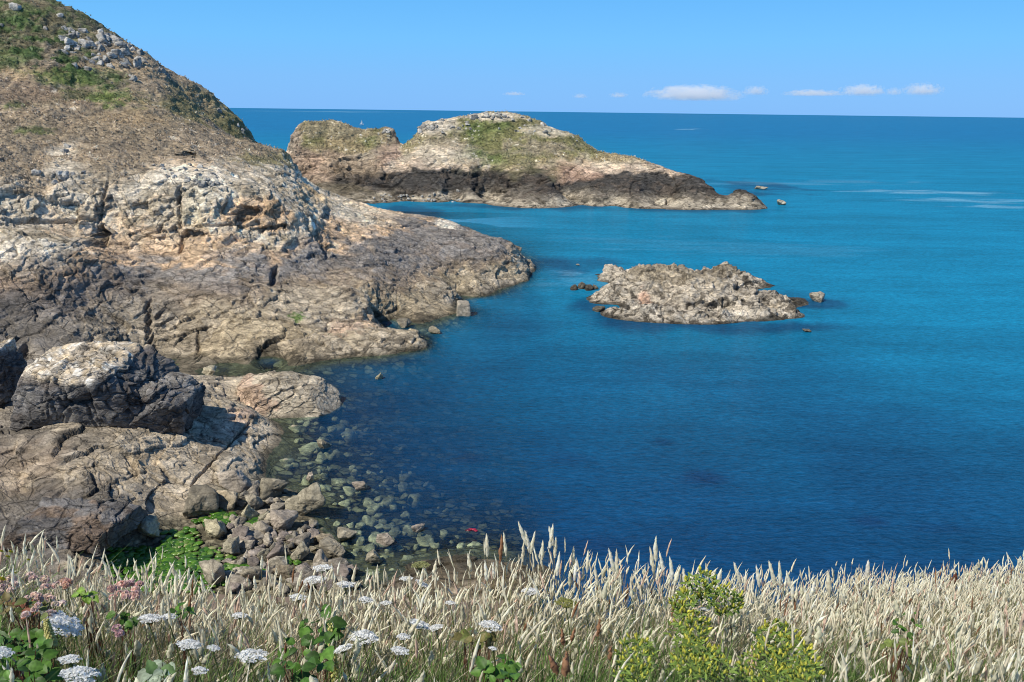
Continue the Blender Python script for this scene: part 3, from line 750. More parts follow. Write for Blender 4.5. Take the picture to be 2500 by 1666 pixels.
W = mixc(W, midc, turq); W = mixc(W, farc, far)
W = mixc(W, np.array((.006, .095, .20)), (sstep(10, 60, P[:, 0]) * (1 - sstep(75, 130, dist))) * .35)
W = W * (1 + .05 * nz)[:, None]
W = mixc(W, np.array((.006, .022, .075)), kelp_shade * .85)
W = mixc(W, np.array((.22, .42, .55)), foam)

m, nt, out = new_mat('sea_water')
vc = N(nt, 'ShaderNodeVertexColor', layer_name='Col')
at = N(nt, 'ShaderNodeAttribute', attribute_name='clear')
tc = N(nt, 'ShaderNodeTexCoord'); geo = N(nt, 'ShaderNodeNewGeometry')
def scaled(sx, sy, rot=0.0):
    mp = N(nt, 'ShaderNodeMapping'); mp.inputs['Scale'].default_value = (sx, sy, 1); mp.inputs['Rotation'].default_value = (0, 0, rot)
    L(nt, geo.outputs['Position'], mp.inputs['Vector']); return mp.outputs[0]
# wind streaks and ripples, both as lighter and darker patches of the water colour and as bump
st1 = N(nt, 'ShaderNodeTexNoise', in_Scale=1.0, in_Detail=5.0, in_Roughness=.6); L(nt, scaled(.018, .075, .12), st1.inputs['Vector'])
st2 = N(nt, 'ShaderNodeTexNoise', in_Scale=1.0, in_Detail=5.0, in_Roughness=.65); L(nt, scaled(.10, .34, .2), st2.inputs['Vector'])
rp = N(nt, 'ShaderNodeTexNoise', in_Scale=1.0, in_Detail=4.0, in_Roughness=.6); L(nt, scaled(.9, 2.3, -.35), rp.inputs['Vector'])
rp2 = N(nt, 'ShaderNodeTexNoise', in_Scale=1.0, in_Detail=3.0, in_Roughness=.6); L(nt, scaled(2.6, 5.5, -.5), rp2.inputs['Vector'])
def rng(o, lo, hi):
    k = N(nt, 'ShaderNodeMapRange', in_1=.3, in_2=.7, in_3=lo, in_4=hi); L(nt, o, k.inputs[0]); return k.outputs[0]
f = math_node(nt, 'MULTIPLY', rng(st1.outputs[0], .86, 1.15), rng(st2.outputs[0], .86, 1.15))
f = math_node(nt, 'MULTIPLY', f, rng(rp.outputs[0], .70, 1.32))
f = math_node(nt, 'MULTIPLY', f, rng(rp2.outputs[0], .78, 1.24))
comb = N(nt, 'ShaderNodeCombineColor')
for i in range(3): L(nt, f, comb.inputs[i])
col = mix_col(nt, 'MULTIPLY', 1.0, vc.outputs[0], comb.outputs[0])
hgt = math_node(nt, 'ADD', math_node(nt, 'MULTIPLY', rp.outputs[0], .7), math_node(nt, 'MULTIPLY', rp2.outputs[0], .25))
bp = N(nt, 'ShaderNodeBump', in_Strength=.8, in_Distance=.4); L(nt, hgt, bp.inputs['Height'])
dif = N(nt, 'ShaderNodeBsdfDiffuse'); L(nt, col, dif.inputs['Color'])
tr = N(nt, 'ShaderNodeBsdfTransparent'); tr.inputs['Color'].default_value = (.80, .92, .82, 1)
body = N(nt, 'ShaderNodeMixShader')
cl = math_node(nt, 'MULTIPLY', at.outputs['Fac'], rng(rp2.outputs[0], .8, 1.1), clamp=True)
L(nt, cl, body.inputs[0]); L(nt, dif.outputs[0], body.inputs[1]); L(nt, tr.outputs[0], body.inputs[2])
gl = N(nt, 'ShaderNodeBsdfGlossy', in_Roughness=.16); L(nt, bp.outputs[0], gl.inputs['Normal'])
fr = N(nt, 'ShaderNodeFresnel', in_IOR=1.33); L(nt, bp.outputs[0], fr.inputs['Normal'])
fac = math_node(nt, 'MINIMUM', math_node(nt, 'MULTIPLY', fr.outputs[0], .6), .16)
mx = N(nt, 'ShaderNodeMixShader'); L(nt, fac, mx.inputs[0]); L(nt, body.outputs[0], mx.inputs[1]); L(nt, gl.outputs[0], mx.inputs[2])
L(nt, mx.outputs[0], out.inputs[0])
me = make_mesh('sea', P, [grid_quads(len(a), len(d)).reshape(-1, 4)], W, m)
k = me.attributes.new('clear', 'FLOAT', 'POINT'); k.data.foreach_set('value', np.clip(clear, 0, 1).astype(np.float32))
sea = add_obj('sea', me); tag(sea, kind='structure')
# open water off to the sides and behind, a hand lower

# ------------------------------------------------------------------ light
SUN_EL, SUN_AZ = math.radians(50), math.radians(-128)     # azimuth from +Y, negative = to the left
sv = Vector((math.sin(SUN_AZ) * math.cos(SUN_EL), math.cos(SUN_AZ) * math.cos(SUN_EL), math.sin(SUN_EL)))
sl = bpy.data.lights.new('sun', 'SUN'); sl.energy = 5.0; sl.angle = math.radians(.53); sl.color = (1.0, .94, .82)
so = bpy.data.objects.new('sun', sl); COL.objects.link(so)
so.rotation_euler = sv.to_track_quat('Z', 'Y').to_euler()
world = bpy.data.worlds.new('World'); SC.world = world; world.use_nodes = True
wt = world.node_tree; bg = wt.nodes['Background']
sky = wt.nodes.new('ShaderNodeTexSky'); sky.sky_type = 'NISHITA'; sky.sun_disc = False
sky.sun_elevation = SUN_EL; sky.sun_rotation = SUN_AZ % (2 * math.pi)
sky.air_density = 1.0; sky.dust_density = .3; sky.ozone_density = 3.0; sky.altitude = 30
# the photograph's clear summer sky: the Nishita sky keeps its own light round the sun, graded to that blue
wc = wt.nodes.new('ShaderNodeTexCoord'); sx = wt.nodes.new('ShaderNodeSeparateXYZ'); wt.links.new(wc.outputs['Generated'], sx.inputs[0])
rp_ = wt.nodes.new('ShaderNodeValToRGB'); wt.links.new(sx.outputs[2], rp_.inputs[0])
els = rp_.color_ramp.elements
for pos, colr in ((0.0, (1.95, 5.1, 10.2, 1)), (.035, (1.9, 5.25, 10.3, 1)), (.075, (1.6, 5.5, 10.5, 1)), (.16, (1.0, 4.5, 10.1, 1)), (.3, (.6, 1.9, 5.0, 1)), (1.0, (.35, .9, 2.2, 1))):
    e = els[0] if pos == 0 else (els[-1] if pos == 1 else els.new(pos)); e.position = pos; e.color = colr
sm = wt.nodes.new('ShaderNodeMix'); sm.data_type = 'RGBA'; sm.inputs[0].default_value = .9
wt.links.new(sky.outputs[0], sm.inputs[6]); wt.links.new(rp_.outputs[0], sm.inputs[7]); wt.links.new(sm.outputs[2], bg.inputs['Color'])
bg.inputs['Strength'].default_value = .1
SC.view_settings.view_transform = 'Standard'; SC.view_settings.look = 'None'; SC.view_settings.exposure = 0; SC.view_settings.gamma = 1
SC.render.engine = 'CYCLES'
cy = SC.cycles
SC.render.filter_size = 1.0
cy.filter_width = 1.0
cy.use_denoising = True; cy.max_bounces = 6; cy.diffuse_bounces = 3; cy.glossy_bounces = 2; cy.transparent_max_bounces = 12; cy.transmission_bounces = 4; cy.volume_bounces = 6
cy.use_adaptive_sampling = False
# ------------------------------------------------------------------ separate stones
def ico(sub):
    import bmesh
    bm = bmesh.new(); bmesh.ops.create_icosphere(bm, subdivisions=sub, radius=1.0)
    V = np.array([v.co[:] for v in bm.verts], np.float32); T = np.array([[v.index for v in f.verts] for f in bm.faces], np.int32)
    bm.free(); return V, T
ICO = {k: ico(k) for k in (2, 3, 4, 5, 6, 7)}

def cut_stone(sub, planes, soft=.03):
    """unit sphere cut by planes (n, d): an angular stone"""
    V, T = ICO[sub]
    n = np.array([p[0] for p in planes], float); n /= np.linalg.norm(n, axis=1, keepdims=True); d = np.array([p[1] for p in planes])
    k = V @ n.T
    r = np.where(k > 1e-3, d / np.maximum(k, 1e-3), 1e3)
    r = -soft * np.log(np.exp(-np.minimum(r, 5) / soft).sum(1) + np.exp(-1.5 / soft))
    return V * r[:, None], T

def random_stone(rng, sub, nplanes=15, rough=.085):
    planes = []
    for k in range(nplanes):
        v = rng.normal(size=3); planes.append((v, rng.uniform(.5, .95)))
    V, T = cut_stone(sub, planes, .035)
    V = V / np.abs(V).max(0) * .875
    s = int(rng.integers(1e5))
    nn = V / np.linalg.norm(V, axis=1, keepdims=True)
    V = V + nn * (fbm(V, 1.6, 4, .55, s) * rough + fbm(V, 5, 4, .65, s + 3) * rough * .7)[:, None]
    return V.astype(np.float32), T

def stone_mesh(name, rng, sub, base, mat, var=.2):
    V, T = random_stone(rng, sub)
    s = int(rng.integers(1e5))
    C = np.tile(np.asarray(base, np.float32), (len(V), 1)) * (1 + var * fbm(V, 1.3, 3, seed=s) + var * .7 * fbm(V, 4, 3, seed=s + 1))[:, None]
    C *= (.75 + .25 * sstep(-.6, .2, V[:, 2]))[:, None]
    return make_mesh(name, V, [T], C, mat)

rs = np.random.default_rng(5)
STONE = np.array((.35, .31, .24))
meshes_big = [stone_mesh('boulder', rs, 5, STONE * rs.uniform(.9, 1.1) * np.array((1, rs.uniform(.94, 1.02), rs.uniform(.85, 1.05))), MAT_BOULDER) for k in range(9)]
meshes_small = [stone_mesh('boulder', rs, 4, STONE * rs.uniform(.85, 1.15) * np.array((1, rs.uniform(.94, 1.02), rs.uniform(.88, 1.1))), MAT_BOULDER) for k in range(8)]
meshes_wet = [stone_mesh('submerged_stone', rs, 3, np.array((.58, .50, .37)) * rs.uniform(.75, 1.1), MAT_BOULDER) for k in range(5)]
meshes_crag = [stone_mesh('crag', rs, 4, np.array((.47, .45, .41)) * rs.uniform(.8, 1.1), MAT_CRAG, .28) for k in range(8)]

def place_stone(me, c, w, h, dep=None, rot=None, name='boulder', rng=rs):
    o = add_obj(name, me, loc=c)
    o.scale = (w / 1.75, (dep or w * rng.uniform(.75, 1.05)) / 1.75, h / 1.75)
    o.rotation_euler = (rng.uniform(-.25, .25), rng.uniform(-.25, .25), rng.uniform(0, 6.28)) if rot is None else rot
    return o

def shore_stone(u, v, w, h, me, sink=.22, name='boulder', floor=None, rot=None):
    c = hit(HH, u, v + h * .3)
    if floor is not None: c = at_z(u, v + h * .3, floor)
    W, Hh = px(c, w), px(c, h)
    c = np.array(c) + np.array([0, W * .3, Hh * (.5 - sink)])
    return place_stone(me, c, W, Hh * 1.05, rot=rot, name=name)

BEACH = 'grey stones heaped on the shore'
named = (   # u, v, w, h, label
    (738, 1240, 96, 88, 'biggest pale angular boulder at the water edge of the stone beach'),
    (470, 1248, 95, 85, 'large smooth grey boulder directly above the green weed pool'),
    (545, 1222, 80, 75, 'rounded beige boulder right of the largest smooth grey boulder'),
    (518, 1305, 95, 62, 'mossy dark boulder at the upper right edge of the green weed'),
    (515, 1405, 85, 85, 'brown pointed boulder standing in front of the green weed pool'),
    (565, 1345, 62, 55, 'weed-stained boulder on the right rim of the green pool'),
    (655, 1200, 84, 52, 'dark streaked boulder behind the biggest pale angular boulder'),
    (560, 1180, 95, 60, 'broad pale boulder with a flat top above the heap of stones'),
    (690, 1282, 66, 48, 'blocky grey boulder left below the biggest pale boulder'),
    (728, 1360, 66, 58, 'egg-shaped grey boulder in the middle of the lower stone heap'),
    (815, 1352, 80, 58, 'broad flat-topped boulder at the corner where the stones meet the water'),
    (790, 1320, 56, 44, 'pointed tan boulder just above the broad flat-topped corner boulder'),
    (600, 1262, 56, 50, 'pale triangular stone between two green weed patches'),
    (620, 1230, 60, 50, 'ribbed grey stone in the upper middle of the heap'),
    (350, 1300, 85, 72, 'lumpy brown boulder left above the green weed pool'),
    (785, 1088, 44, 36, 'square-topped dark boulder standing alone in the shallows'),
    (756, 1168, 26, 34, 'small upright brown stone standing alone in the shallows'),
    (876, 1192, 42, 32, 'round tan stone breaking the shallow water farthest from shore'),
    (1064, 810, 46, 24, 'low triangular grey rock in the cove below the square block'),
    (985, 796, 52, 24, 'flat grey boulder lying in the mouth of the cove'),
    (965, 812, 36, 20, 'small grey stone beside the ledge in the cove'),
    (928, 922, 30, 22, 'tiny cream rock alone in the water off the long ledge'),
    (833, 765, 62, 36, 'rounded grey boulder perched on the long ledge near green weed'),
    (510, 912, 54, 34, 'pale blocky rock at the head of the dark inlet'),
    (840, 1312, 74, 38, 'half-sunken wedge stone at the edge of the stone heap'),
    (935, 1322, 62, 36, 'half-sunken pointed stone in the shallows off the heap'),
    (1017, 1296, 42, 26, 'half-sunken flat stone farthest out towards the red weed'),
    (905, 1365, 64, 44, 'grey pitted boulder in the shallows nearest the grass'),
    (615, 1410, 60, 60, 'large grey stone low in the heap right of the brown pointed boulder'),
    (690, 1400, 60, 55, 'pale flat-faced stone low in the heap above the white flower'),
    (1950, 497, 1, 1, None),
)
for k, (u, v, w, h, lab) in enumerate(named):
    if lab is None: continue
    fl = -.05 if (u > 740 and v > 1050 and v < 1200) or (u > 900 and v < 1000) or u > 820 else None
    o = shore_stone(u, v, w * (.86 if lab.find('biggest') < 0 else 1), h * (.86 if lab.find('biggest') < 0 else 1), meshes_big[k % 9], floor=fl)
    tag(o, lab, 'boulder', BEACH)
# the square block at the corner of the nose
V, T = cut_stone(4, [((1, .1, .05), .72), ((-1, .05, .02), .72), ((.1, 1, 0), .75), ((-.1, -1, .12), .72), ((.05, -.1, 1), .74), ((0, 0, -1), .8), ((1, -1, .6), 1.0), ((-1, -.6, .8), .98), ((.3, -1, 1), 1.02)], .02)
V = V + V * (fbm(V, 2, 4, seed=71) * .05)[:, None]
c = at_z(1130, 772, 0); W = px(c, 36)
o = add_obj('square_block', make_mesh('square_block', V * (W / 1.62), [T], np.tile((BEIGE * 1.25).astype(np.float32), (len(V), 1)) * (1 + .12 * fbm(V, 3, 3))[:, None], MAT_BOULDER), loc=c + np.array([0, W * .4, W * .42])); o.rotation_euler = (0, .03, .12)
tag(o, 'pale square block of rock standing in the water beside the nose', 'boulder')
# rocks that stand out of the open water
for (u, v, w, h, lab, colr, sub) in ((1862, 460, 32, 8, 'low pale rock awash beyond the island point, the upper of two', STONE * 1.2, 3), (1911, 497, 24, 11, 'small pale rock alone off the island point, the lower of two', STONE * 1.35, 3),
                               (2000, 728, 44, 24, 'jagged pale rock just off the right end of the islet', STONE * 1.25, 4), (1972, 808, 26, 7, 'tiny dark rock awash below the right end of the islet', STONE * .6, 3),
                               (1403, 704, 24, 13, 'black weedy rock, leftmost of four awash left of the islet', STONE * .30, 3), (1421, 700, 22, 15, 'black weedy rock, second of four awash left of the islet', STONE * .42, 3), (1438, 705, 24, 12, 'black weedy rock, third of four awash left of the islet', STONE * .28, 3), (1453, 702, 18, 13, 'black weedy rock, rightmost of four awash left of the islet', STONE * .5, 3), (1462, 756, 32, 14, 'brown weedy rock at the lower left corner of the islet', STONE * .45, 3),
                               (1412, 647, 14, 4, 'tiny pale rock awash between the nose and the islet', STONE * 1.3, 3), (1616, 497, 30, 17, 'rounded white boulder at the foot of the island', STONE * 1.55, 3)):
    r2 = np.random.default_rng(u); me = stone_mesh('rock', r2, sub, colr, MAT_ROCK, .3)
    c = at_z(u, v + h * .4, 0); W, Hh = px(c, w), px(c, h)
    o = place_stone(me, c + np.array([0, W * .3, Hh * .25]), W, Hh * 1.6, rot=(0, .1, .3 * (u % 7 - 3) * .3), name='rock'); tag(o, lab, 'rock')
# the heap: unnamed stones, alike
heap = 'grey stones heaped on the shore'
n = 0
for k in range(2000):
    u, v = rs.uniform(545, 900), rs.uniform(1190, 1445)
    # the heap widens towards the bottom
    if not (600 - (v - 1190) * .5 < u < 700 + (v - 1190) * .72): continue
    if any(abs(u - a[0]) < a[2] * .42 and abs(v - a[1]) < a[3] * .42 for a in named): continue
    w = rs.choice([16, 24, 32, 42, 54], p=[.2, .25, .25, .18, .12])
    o = shore_stone(u, v, w, w * rs.uniform(.6, .85), meshes_small[n % 8], sink=.3)
    tag(o, 'small grey stone in the heap of stones between green weed pool and water', 'stone', heap); o.name = 'stone'
    n += 1
    if n >= 205: break
sub_l = 'pale teal stone lying under the clear shallow water beside the stone beach'
n = 0
for k in range(3000):
    t = rs.uniform(); v = 1000 + 430 * t ** .8; left = np.interp(v, [1000, 1040, 1110, 1150, 1200, 1290, 1340, 1430], [770, 690, 690, 690, 765, 800, 850, 930])
    u = left + abs(rs.normal()) * np.interp(v, [1000, 1250, 1430], [110, 190, 210])
    if u > 1180: continue
    fl = -rs.uniform(.12, .45) - max(0, (u - left) / 700)
    w = rs.choice([11, 17, 24, 34, 48], p=[.22, .28, .25, .16, .09])
    o = shore_stone(u, v, w, w * .7, meshes_wet[n % 5], name='submerged_stone', floor=fl - .1)
    o.location.z = fl - o.scale.z * .5
    tag(o, sub_l, 'underwater stone', 'stones under the shallow water'); n += 1
    if n >= 190: break

# pale crags on the hill and the island tops
def crags(H, items, count, label, group, d0, d1, rng, cat='rock', name='crag', up=-.06):
    tot = sum(i[4] for i in items); made = 0
    for (u, v, a_, b_, wgt, smin, smax) in items:
        for k in range(max(1, round(count * wgt / tot))):
            uu, vv = u + rng.normal() * a_ * .5, v + rng.normal() * b_ * .5
            c = hit(H, uu, vv, d0, d1, True)
            if c is None or c[1] > d1 - 25: continue
            s = px(c, rng.uniform(smin, smax) * 1.15)
            o = place_stone(meshes_crag[made % 8], c + np.array([0, 0, s * up]), s, s * rng.uniform(.65, 1.0), name=name, rng=rng)
            tag(o, label, cat, group); made += 1
rc = np.random.default_rng(9)
crags(HH, ((265, 105, 110, 60, 10, 10, 32), (225, 140, 60, 50, 5, 10, 24), (305, 135, 50, 40, 5, 12, 34), (245, 85, 90, 22, 4, 14, 36), (165, 90, 40, 22, 2, 14, 32), (178, 130, 40, 22, 3, 10, 24)), 95, 'grey crag in the pale outcrop high on the hill', 'pale outcrop on the hillside', 100, 250, rc)
for (u, v, s, lab) in ((41, 28, 30, 'single white boulder at the top left of the hill'), (325, 201, 24, 'white boulder standing alone below the pale outcrop'), (4, 68, 16, 'white stone at the left edge of the bushy hill'), (112, 75, 14, 'white stone among bushes left of the pale outcrop'),
                       (145, 45, 18, 'flat pale stone among grass above the pale outcrop'), (55, 78, 10, 'small white stone in the dark bushes'), (603, 322, 14, 'white rock on the right edge of the hill above the saddle'), (127, 71, 12, 'small pale stone next to the outcrop')):
    c = hit(HH, u, v, 100, 250); s_ = px(c, s); o = place_stone(meshes_crag[u % 8], c + np.array([0, 0, s_ * .2]), s_, s_ * .75, name='crag', rng=rc); tag(o, lab, 'rock')
crags(HH, ((385, 165, 50, 18, 3, 8, 18), (405, 178, 20, 10, 2, 10, 20)), 14, 'small grey crag on the hill skyline right of the pale outcrop', 'crags on the skyline', 100, 250, rc)
crags(HH, ((555, 310, 40, 30, 3, 7, 16), (590, 315, 16, 20, 2, 8, 16)), 14, 'pale crag on the steep right edge of the hill', 'crags on the right edge of the hill', 100, 250, rc)
crags(HH, ((440, 430, 90, 40, 4, 7, 16), (500, 445, 40, 20, 2, 9, 20), (155, 425, 50, 28, 2, 9, 20), (160, 365, 24, 24, 1, 8, 18)), 60, 'white block of broken rock at the top of the pale cliff', 'white blocks on the cliff top', 100, 250, rc)
crags(HS, ((1060, 300, 80, 26, 4, 7, 20), (1030, 312, 30, 14, 2, 8, 18), (1190, 284, 110, 10, 5, 7, 16), (1345, 312, 80, 20, 3, 6, 14), (1400, 340, 40, 12, 1, 6, 12), (1135, 310, 22, 12, 1, 8, 16)), 80, 'grey crag on the crest of the grassy island', 'crags on the island crest', 262, 380, rc)
crags(HS, ((943, 325, 20, 10, 2, 8, 16),), 6, 'reddish grey crag at the right end of the sea stack', 'crags on the sea stack', 262, 380, rc)
crags(HS, ((1050, 490, 120, 6, 1, 5, 12), (930, 485, 60, 12, 1, 5, 12), (1000, 478, 140, 10, 1, 5, 12)), 36, 'pale stone on the dark shelf at the foot of the island', 'stones on the far shelf', 262, 380, rc, name='stone', cat='stone')

# the great dark rock with the pale weathered top
def big_rock(name, u, v, w, h, depth, planes, colour, sub=7, relief=.55, seed=400, size=.55, lift=.35, label=None, floor=None, soft=.025):
    base = hit(HH, u, v + h * .42) if floor is None else at_z(u, v + h * .42, floor)
    W, Hh = px(base, w) / 2, px(base, h) / 2
    V, T = cut_stone(sub, planes, soft)
    V = V * np.array([W, depth / 2, Hh], np.float32)
    org = np.array(base) + np.array([0, depth * .3, Hh * lift * 2])
    nn = V / np.array([W, depth / 2, Hh]) ** 2; nn /= np.linalg.norm(nn, axis=1, keepdims=True)
    D, ck, t = rock_relief(V + org, size, seed=seed, tilt=.3, blocky=.6)
    V2 = V + nn * (D * relief / .55)[:, None]
    C = colour(V2 / np.array([W, depth / 2, Hh]), V2, t) * (1 - .6 * ck)[:, None]
    C = tone(tone(C, t[1], .22), t[2], .16) * np.array((1.3, 1.27, 1.22))
    o = add_obj(name, make_mesh(name, V2, [T], C, MAT_ROCK), loc=org)
    tag(o, label, 'rock'); return o
def col_great(q, V, t):
    n1 = fbm(V, .5, 4, seed=411); n2 = fbm(V, 1.5, 4, seed=412)
    C = np.tile((DARK * 1.25).astype(np.float32), (len(V), 1))
    C = mixc(C, np.array((.25, .235, .215)), sstep(.0, .5, n1 + n2 * .6) * .6)
    C = mixc(C, UMBER, sstep(.2, .7, -n1) * .4)
    top = sstep(.20, .42, q[:, 2] + n1 * .22 - .35 * sstep(.15, .5, q[:, 0]))
    C = mixc(C, np.array((.52, .46, .38)), top)
    C = mixc(C, np.array((.52, .43, .31)), top * sstep(.0, .6, n2))
    C = mixc(C, np.array((.70, .68, .63)), top * sstep(.25, .7, -n2 + n1 * .4))
    return C
big_rock('great_rock', 190, 965, 295, 172, 8.6, [((-.15, -.25, 1), .74), ((.35, -.2, 1), .80), ((-1, -.2, .25), .86), ((-.8, -.3, .8), .88), ((.9, -.3, .55), .80), ((1, -.2, 0), .92), ((.1, -1, -.25), .78), ((-.4, -1, .1), .84), ((.55, -1, -.1), .86), ((0, -.8, .8), .92), ((0, 1, .2), .8), ((0, 0, -1), .9)],
         col_great, label='huge dark rock with a pale orange weathered top on the left shore', lift=.40, relief=.55, size=.95)
def col_arm(q, V, t):
    n1 = fbm(V, .5, 4, seed=421); n2 = fbm(V, 1.6, 4, seed=422)
    C = np.tile((DARK * 1.3).astype(np.float32), (len(V), 1))
    C = mixc(C, np.array((.30, .285, .265)), sstep(.05, .5, q[:, 2] + n1 * .6) * .85)
    return mixc(C, UMBER, sstep(.3, .8, n2) * .4)
big_rock('dark_rock', 362, 985, 175, 140, 6.5, [((.35, -.2, 1), .72), ((.75, -.2, .75), .82), ((1, -.1, -.2), .88), ((-1, 0, .4), .9), ((-.2, -1, .35), .8), ((.4, -1, -.4), .82), ((0, 1, .2), .8), ((0, 0, -1), .9), ((.1, -.8, .9), .86)],
         col_arm, label='dark blocky rock sloping down to the right against the huge rock', seed=430, lift=.3, relief=.5, size=.7)
def col_wedge(q, V, t):
    n1 = fbm(V, .5, 4, seed=441)
    C = np.tile((BEIGE * 1.25).astype(np.float32), (len(V), 1)); C = mixc(C, PINK, sstep(.2, .7, n1 - q[:, 0]) * .5)
    return mixc(C, np.array((.06, .055, .04)), (1 - sstep(-.75, -.45, q[:, 2] + n1 * .2)) * .8)
big_rock('wedge_rock', 672, 965, 210, 105, 6.5, [((.45, -.35, 1), .62), ((-.3, -.2, 1), .72), ((.9, -.2, .5), .86), ((.2, -1, .45), .74), ((-.7, -.7, .3), .85), ((-1, 0, .1), .95), ((0, 1, .3), .8), ((0, 0, -1), .8)],
         col_wedge, label='pale wedge-shaped rock pointing right into the shallow water', seed=450, lift=.3, relief=.35, floor=0)
def col_brown(q, V, t):
    n1 = fbm(V, .6, 4, seed=461)
    return mixc(np.tile((DARK * 1.35).astype(np.float32), (len(V), 1)), UMBER * 1.1, sstep(-.1, .5, n1))
big_rock('dark_slab', 150, 1297, 225, 82, 5.5, [((.1, -.2, 1), .6), ((.6, -.2, .9), .78), ((1, -.2, 0), .92), ((.1, -1, .0), .82), ((-1, 0, .2), .9), ((0, 1, .3), .8), ((0, 0, -1), .8)],
         col_brown, label='long dark slab of rock overhanging just above the pink flowers', seed=470, lift=.25, relief=.4)
big_rock('orange_topped_rock', -22, 925, 66, 130, 5, [((0, -.2, 1), .8), ((.9, -.2, .5), .8), ((1, -.3, 0), .85), ((.1, -1, 0), .8), ((-1, 0, 0), .9), ((0, 1, 0), .8), ((0, 0, -1), .9)],
         col_great, label='rounded orange-topped rock cut off by the left picture edge', seed=480, lift=.4, relief=.5)

# green weed in the pool between the stones
V0, T0 = ICO[2]
acc = Acc(); rw = np.random.default_rng(21)
for k in range(1500):
    if k < 1150:
        u, v = rw.normal(395, 85), rw.normal(1385, 42)
        if not (255 < u < 575 and 1300 < v < 1450): continue
        if v < 1340 and not (395 < u < 480): continue
    else:
        s = [(540, 1262, 26, 12), (626, 1278, 18, 14), (700, 1370, 20, 10), (578, 1385, 22, 12), (455, 1320, 30, 22), (640, 1400, 14, 8), (520, 1278, 30, 8)][k % 7]
        u, v = rw.normal(s[0], s[2] * .6), rw.normal(s[1], s[3] * .6)
    c = hit(HH, u, v); r = px(c, rw.uniform(4, 11))
    th = rw.uniform(0, 6.28); R = np.array([[math.cos(th), -math.sin(th), 0], [math.sin(th), math.cos(th), 0], [0, 0, 1]])
    Vk = (V0 * (1 + .22 * noise(V0, 2.0, k))[:, None] * np.array([r, r * .75, r * .33])) @ R.T + np.asarray(c) + np.array([0, 0, r * .15 + .06])
    g = np.array([(.05, .135, .012), (.085, .19, .018), (.03, .085, .012), (.13, .22, .04), (.30, .30, .14)][rw.choice(5, p=[.36, .3, .18, .12, .04])]) * rw.uniform(.8, 1.2)
    acc.add(Vk, g, T=T0)
MAT_WEED = plant_material('wet_weed', .05, .35, .5)
weed = acc.build('green_seaweed', MAT_WEED, origin=at_z(395, 1385, .7)); tag(weed, 'bright green seaweed covering the pool among the grey stones', 'seaweed', kind='stuff')

# a scrap of red weed adrift, a far sailing boat
acc = Acc(); c = at_z(1152, 1295, .02); s = px(c, 1)
for (dx, dz, rx, rz, al) in ((-8, 0, 7, 4, .3), (-2, 3, 7, 4.5, .1), (5, 3, 6, 4, -.4), (10, -1, 5, 2.6, -.7)):
    Vk = V0 * (1 + .3 * noise(V0, 2.5, int(dx + 50)))[:, None] * np.array([rx * s, 5 * s, rz * s * .5]) + c + np.array([dx * s, dz * s * 1.5, 0]); acc.add(Vk, np.array((.33, .02, .045)) * (1.0 if dx > -5 else .35), T=T0)
o = acc.build('red_seaweed', MAT_WEED, origin=c); tag(o, 'small scrap of red seaweed floating in the deep blue water', 'seaweed')

def flat_mat(name, colr, rough=.5):
    m, nt, out = new_mat(name); b = N(nt, 'ShaderNodeBsdfPrincipled', in_Roughness=rough); b.inputs['Base Color'].default_value = (*colr, 1)
    n1 = N(nt, 'ShaderNodeTexNoise', in_Scale=3.0); r_ = N(nt, 'ShaderNodeMapRange', in_3=rough - .1, in_4=rough + .1); L(nt, n1.outputs[0], r_.inputs[0]); L(nt, r_.outputs[0], b.inputs['Roughness'])
    L(nt, b.outputs[0], out.inputs[0]); return m
SAIL = flat_mat('white_sailcloth', (.85, .85, .82)); HULL = flat_mat('white_hull', (.8, .8, .8), .3); MAST = flat_mat('alloy_mast', (.5, .5, .5), .35)
def sailboat(u, v, hpx, label):
    c = at_z(u, v, 0); s = px(c, hpx) / 10.0
    e = bpy.data.objects.new('sailboat', None); COL.objects.link(e); e.location = c; e.scale = (s, s, s); e.rotation_euler.z = .5; tag(e, label, 'sailboat')
    sec = []
    for t in np.linspace(0, 1, 9):
        b = 1.5 * math.sin(math.pi * min(1, .25 + .75 * (1 - t)) ) ** .6 if t < 1 else .05
        sec.append([(t * 9 - 4.5, b * a_, .9 + .25 * t - (1 - abs(a_)) * 1.1) for a_ in (-1, -.6, 0, .6, 1)])
    Vh = np.array(sec).reshape(-1, 3); q = grid_quads(9, 5).reshape(-1, 4); top = np.array([[i * 5, i * 5 + 4, i * 5 + 9, i * 5 + 5] for i in range(8)])
    add_obj('hull', make_mesh('hull', Vh, [np.concatenate([q, top])], None, HULL), e)
    th = np.linspace(0, 2 * math.pi, 9)[:-1]; ring = np.stack([np.cos(th) * .07, np.sin(th) * .07], 1)
    Vm = np.concatenate([np.c_[ring + np.array([.6, 0]), np.full(8, .8)], np.c_[ring * .6 + np.array([.6, 0]), np.full(8, 11.6)]])
    add_obj('mast', make_mesh('mast', Vm, [np.array([[i, (i + 1) % 8, 8 + (i + 1) % 8, 8 + i] for i in range(8)])], None, MAST), e)
    def sail(nm, a_, b_, c_):
        V = []; n_ = 8
        for i in range(n_ + 1):
            for j in range(n_ + 1):
                s_, t_ = i / n_, j / n_; p = (np.array(a_) * (1 - s_) + np.array(b_) * s_) * (1 - t_) + np.array(c_) * t_
                p[1] += .7 * math.sin(math.pi * s_) * math.sin(math.pi * t_ * .9); V.append(p)
        add_obj(nm, make_mesh(nm, V, [grid_quads(n_ + 1, n_ + 1).reshape(-1, 4)], None, SAIL), e)
    sail('mainsail', (.5, 0, 2.0), (-4.3, .5, 2.0), (.5, 0, 11.3)); sail('foresail', (.8, 0, 1.6), (4.4, .2, 1.2), (.75, 0, 9.5))
sailboat(883, 306, 11, 'tiny white sailing boat on the open sea above the sea stack')
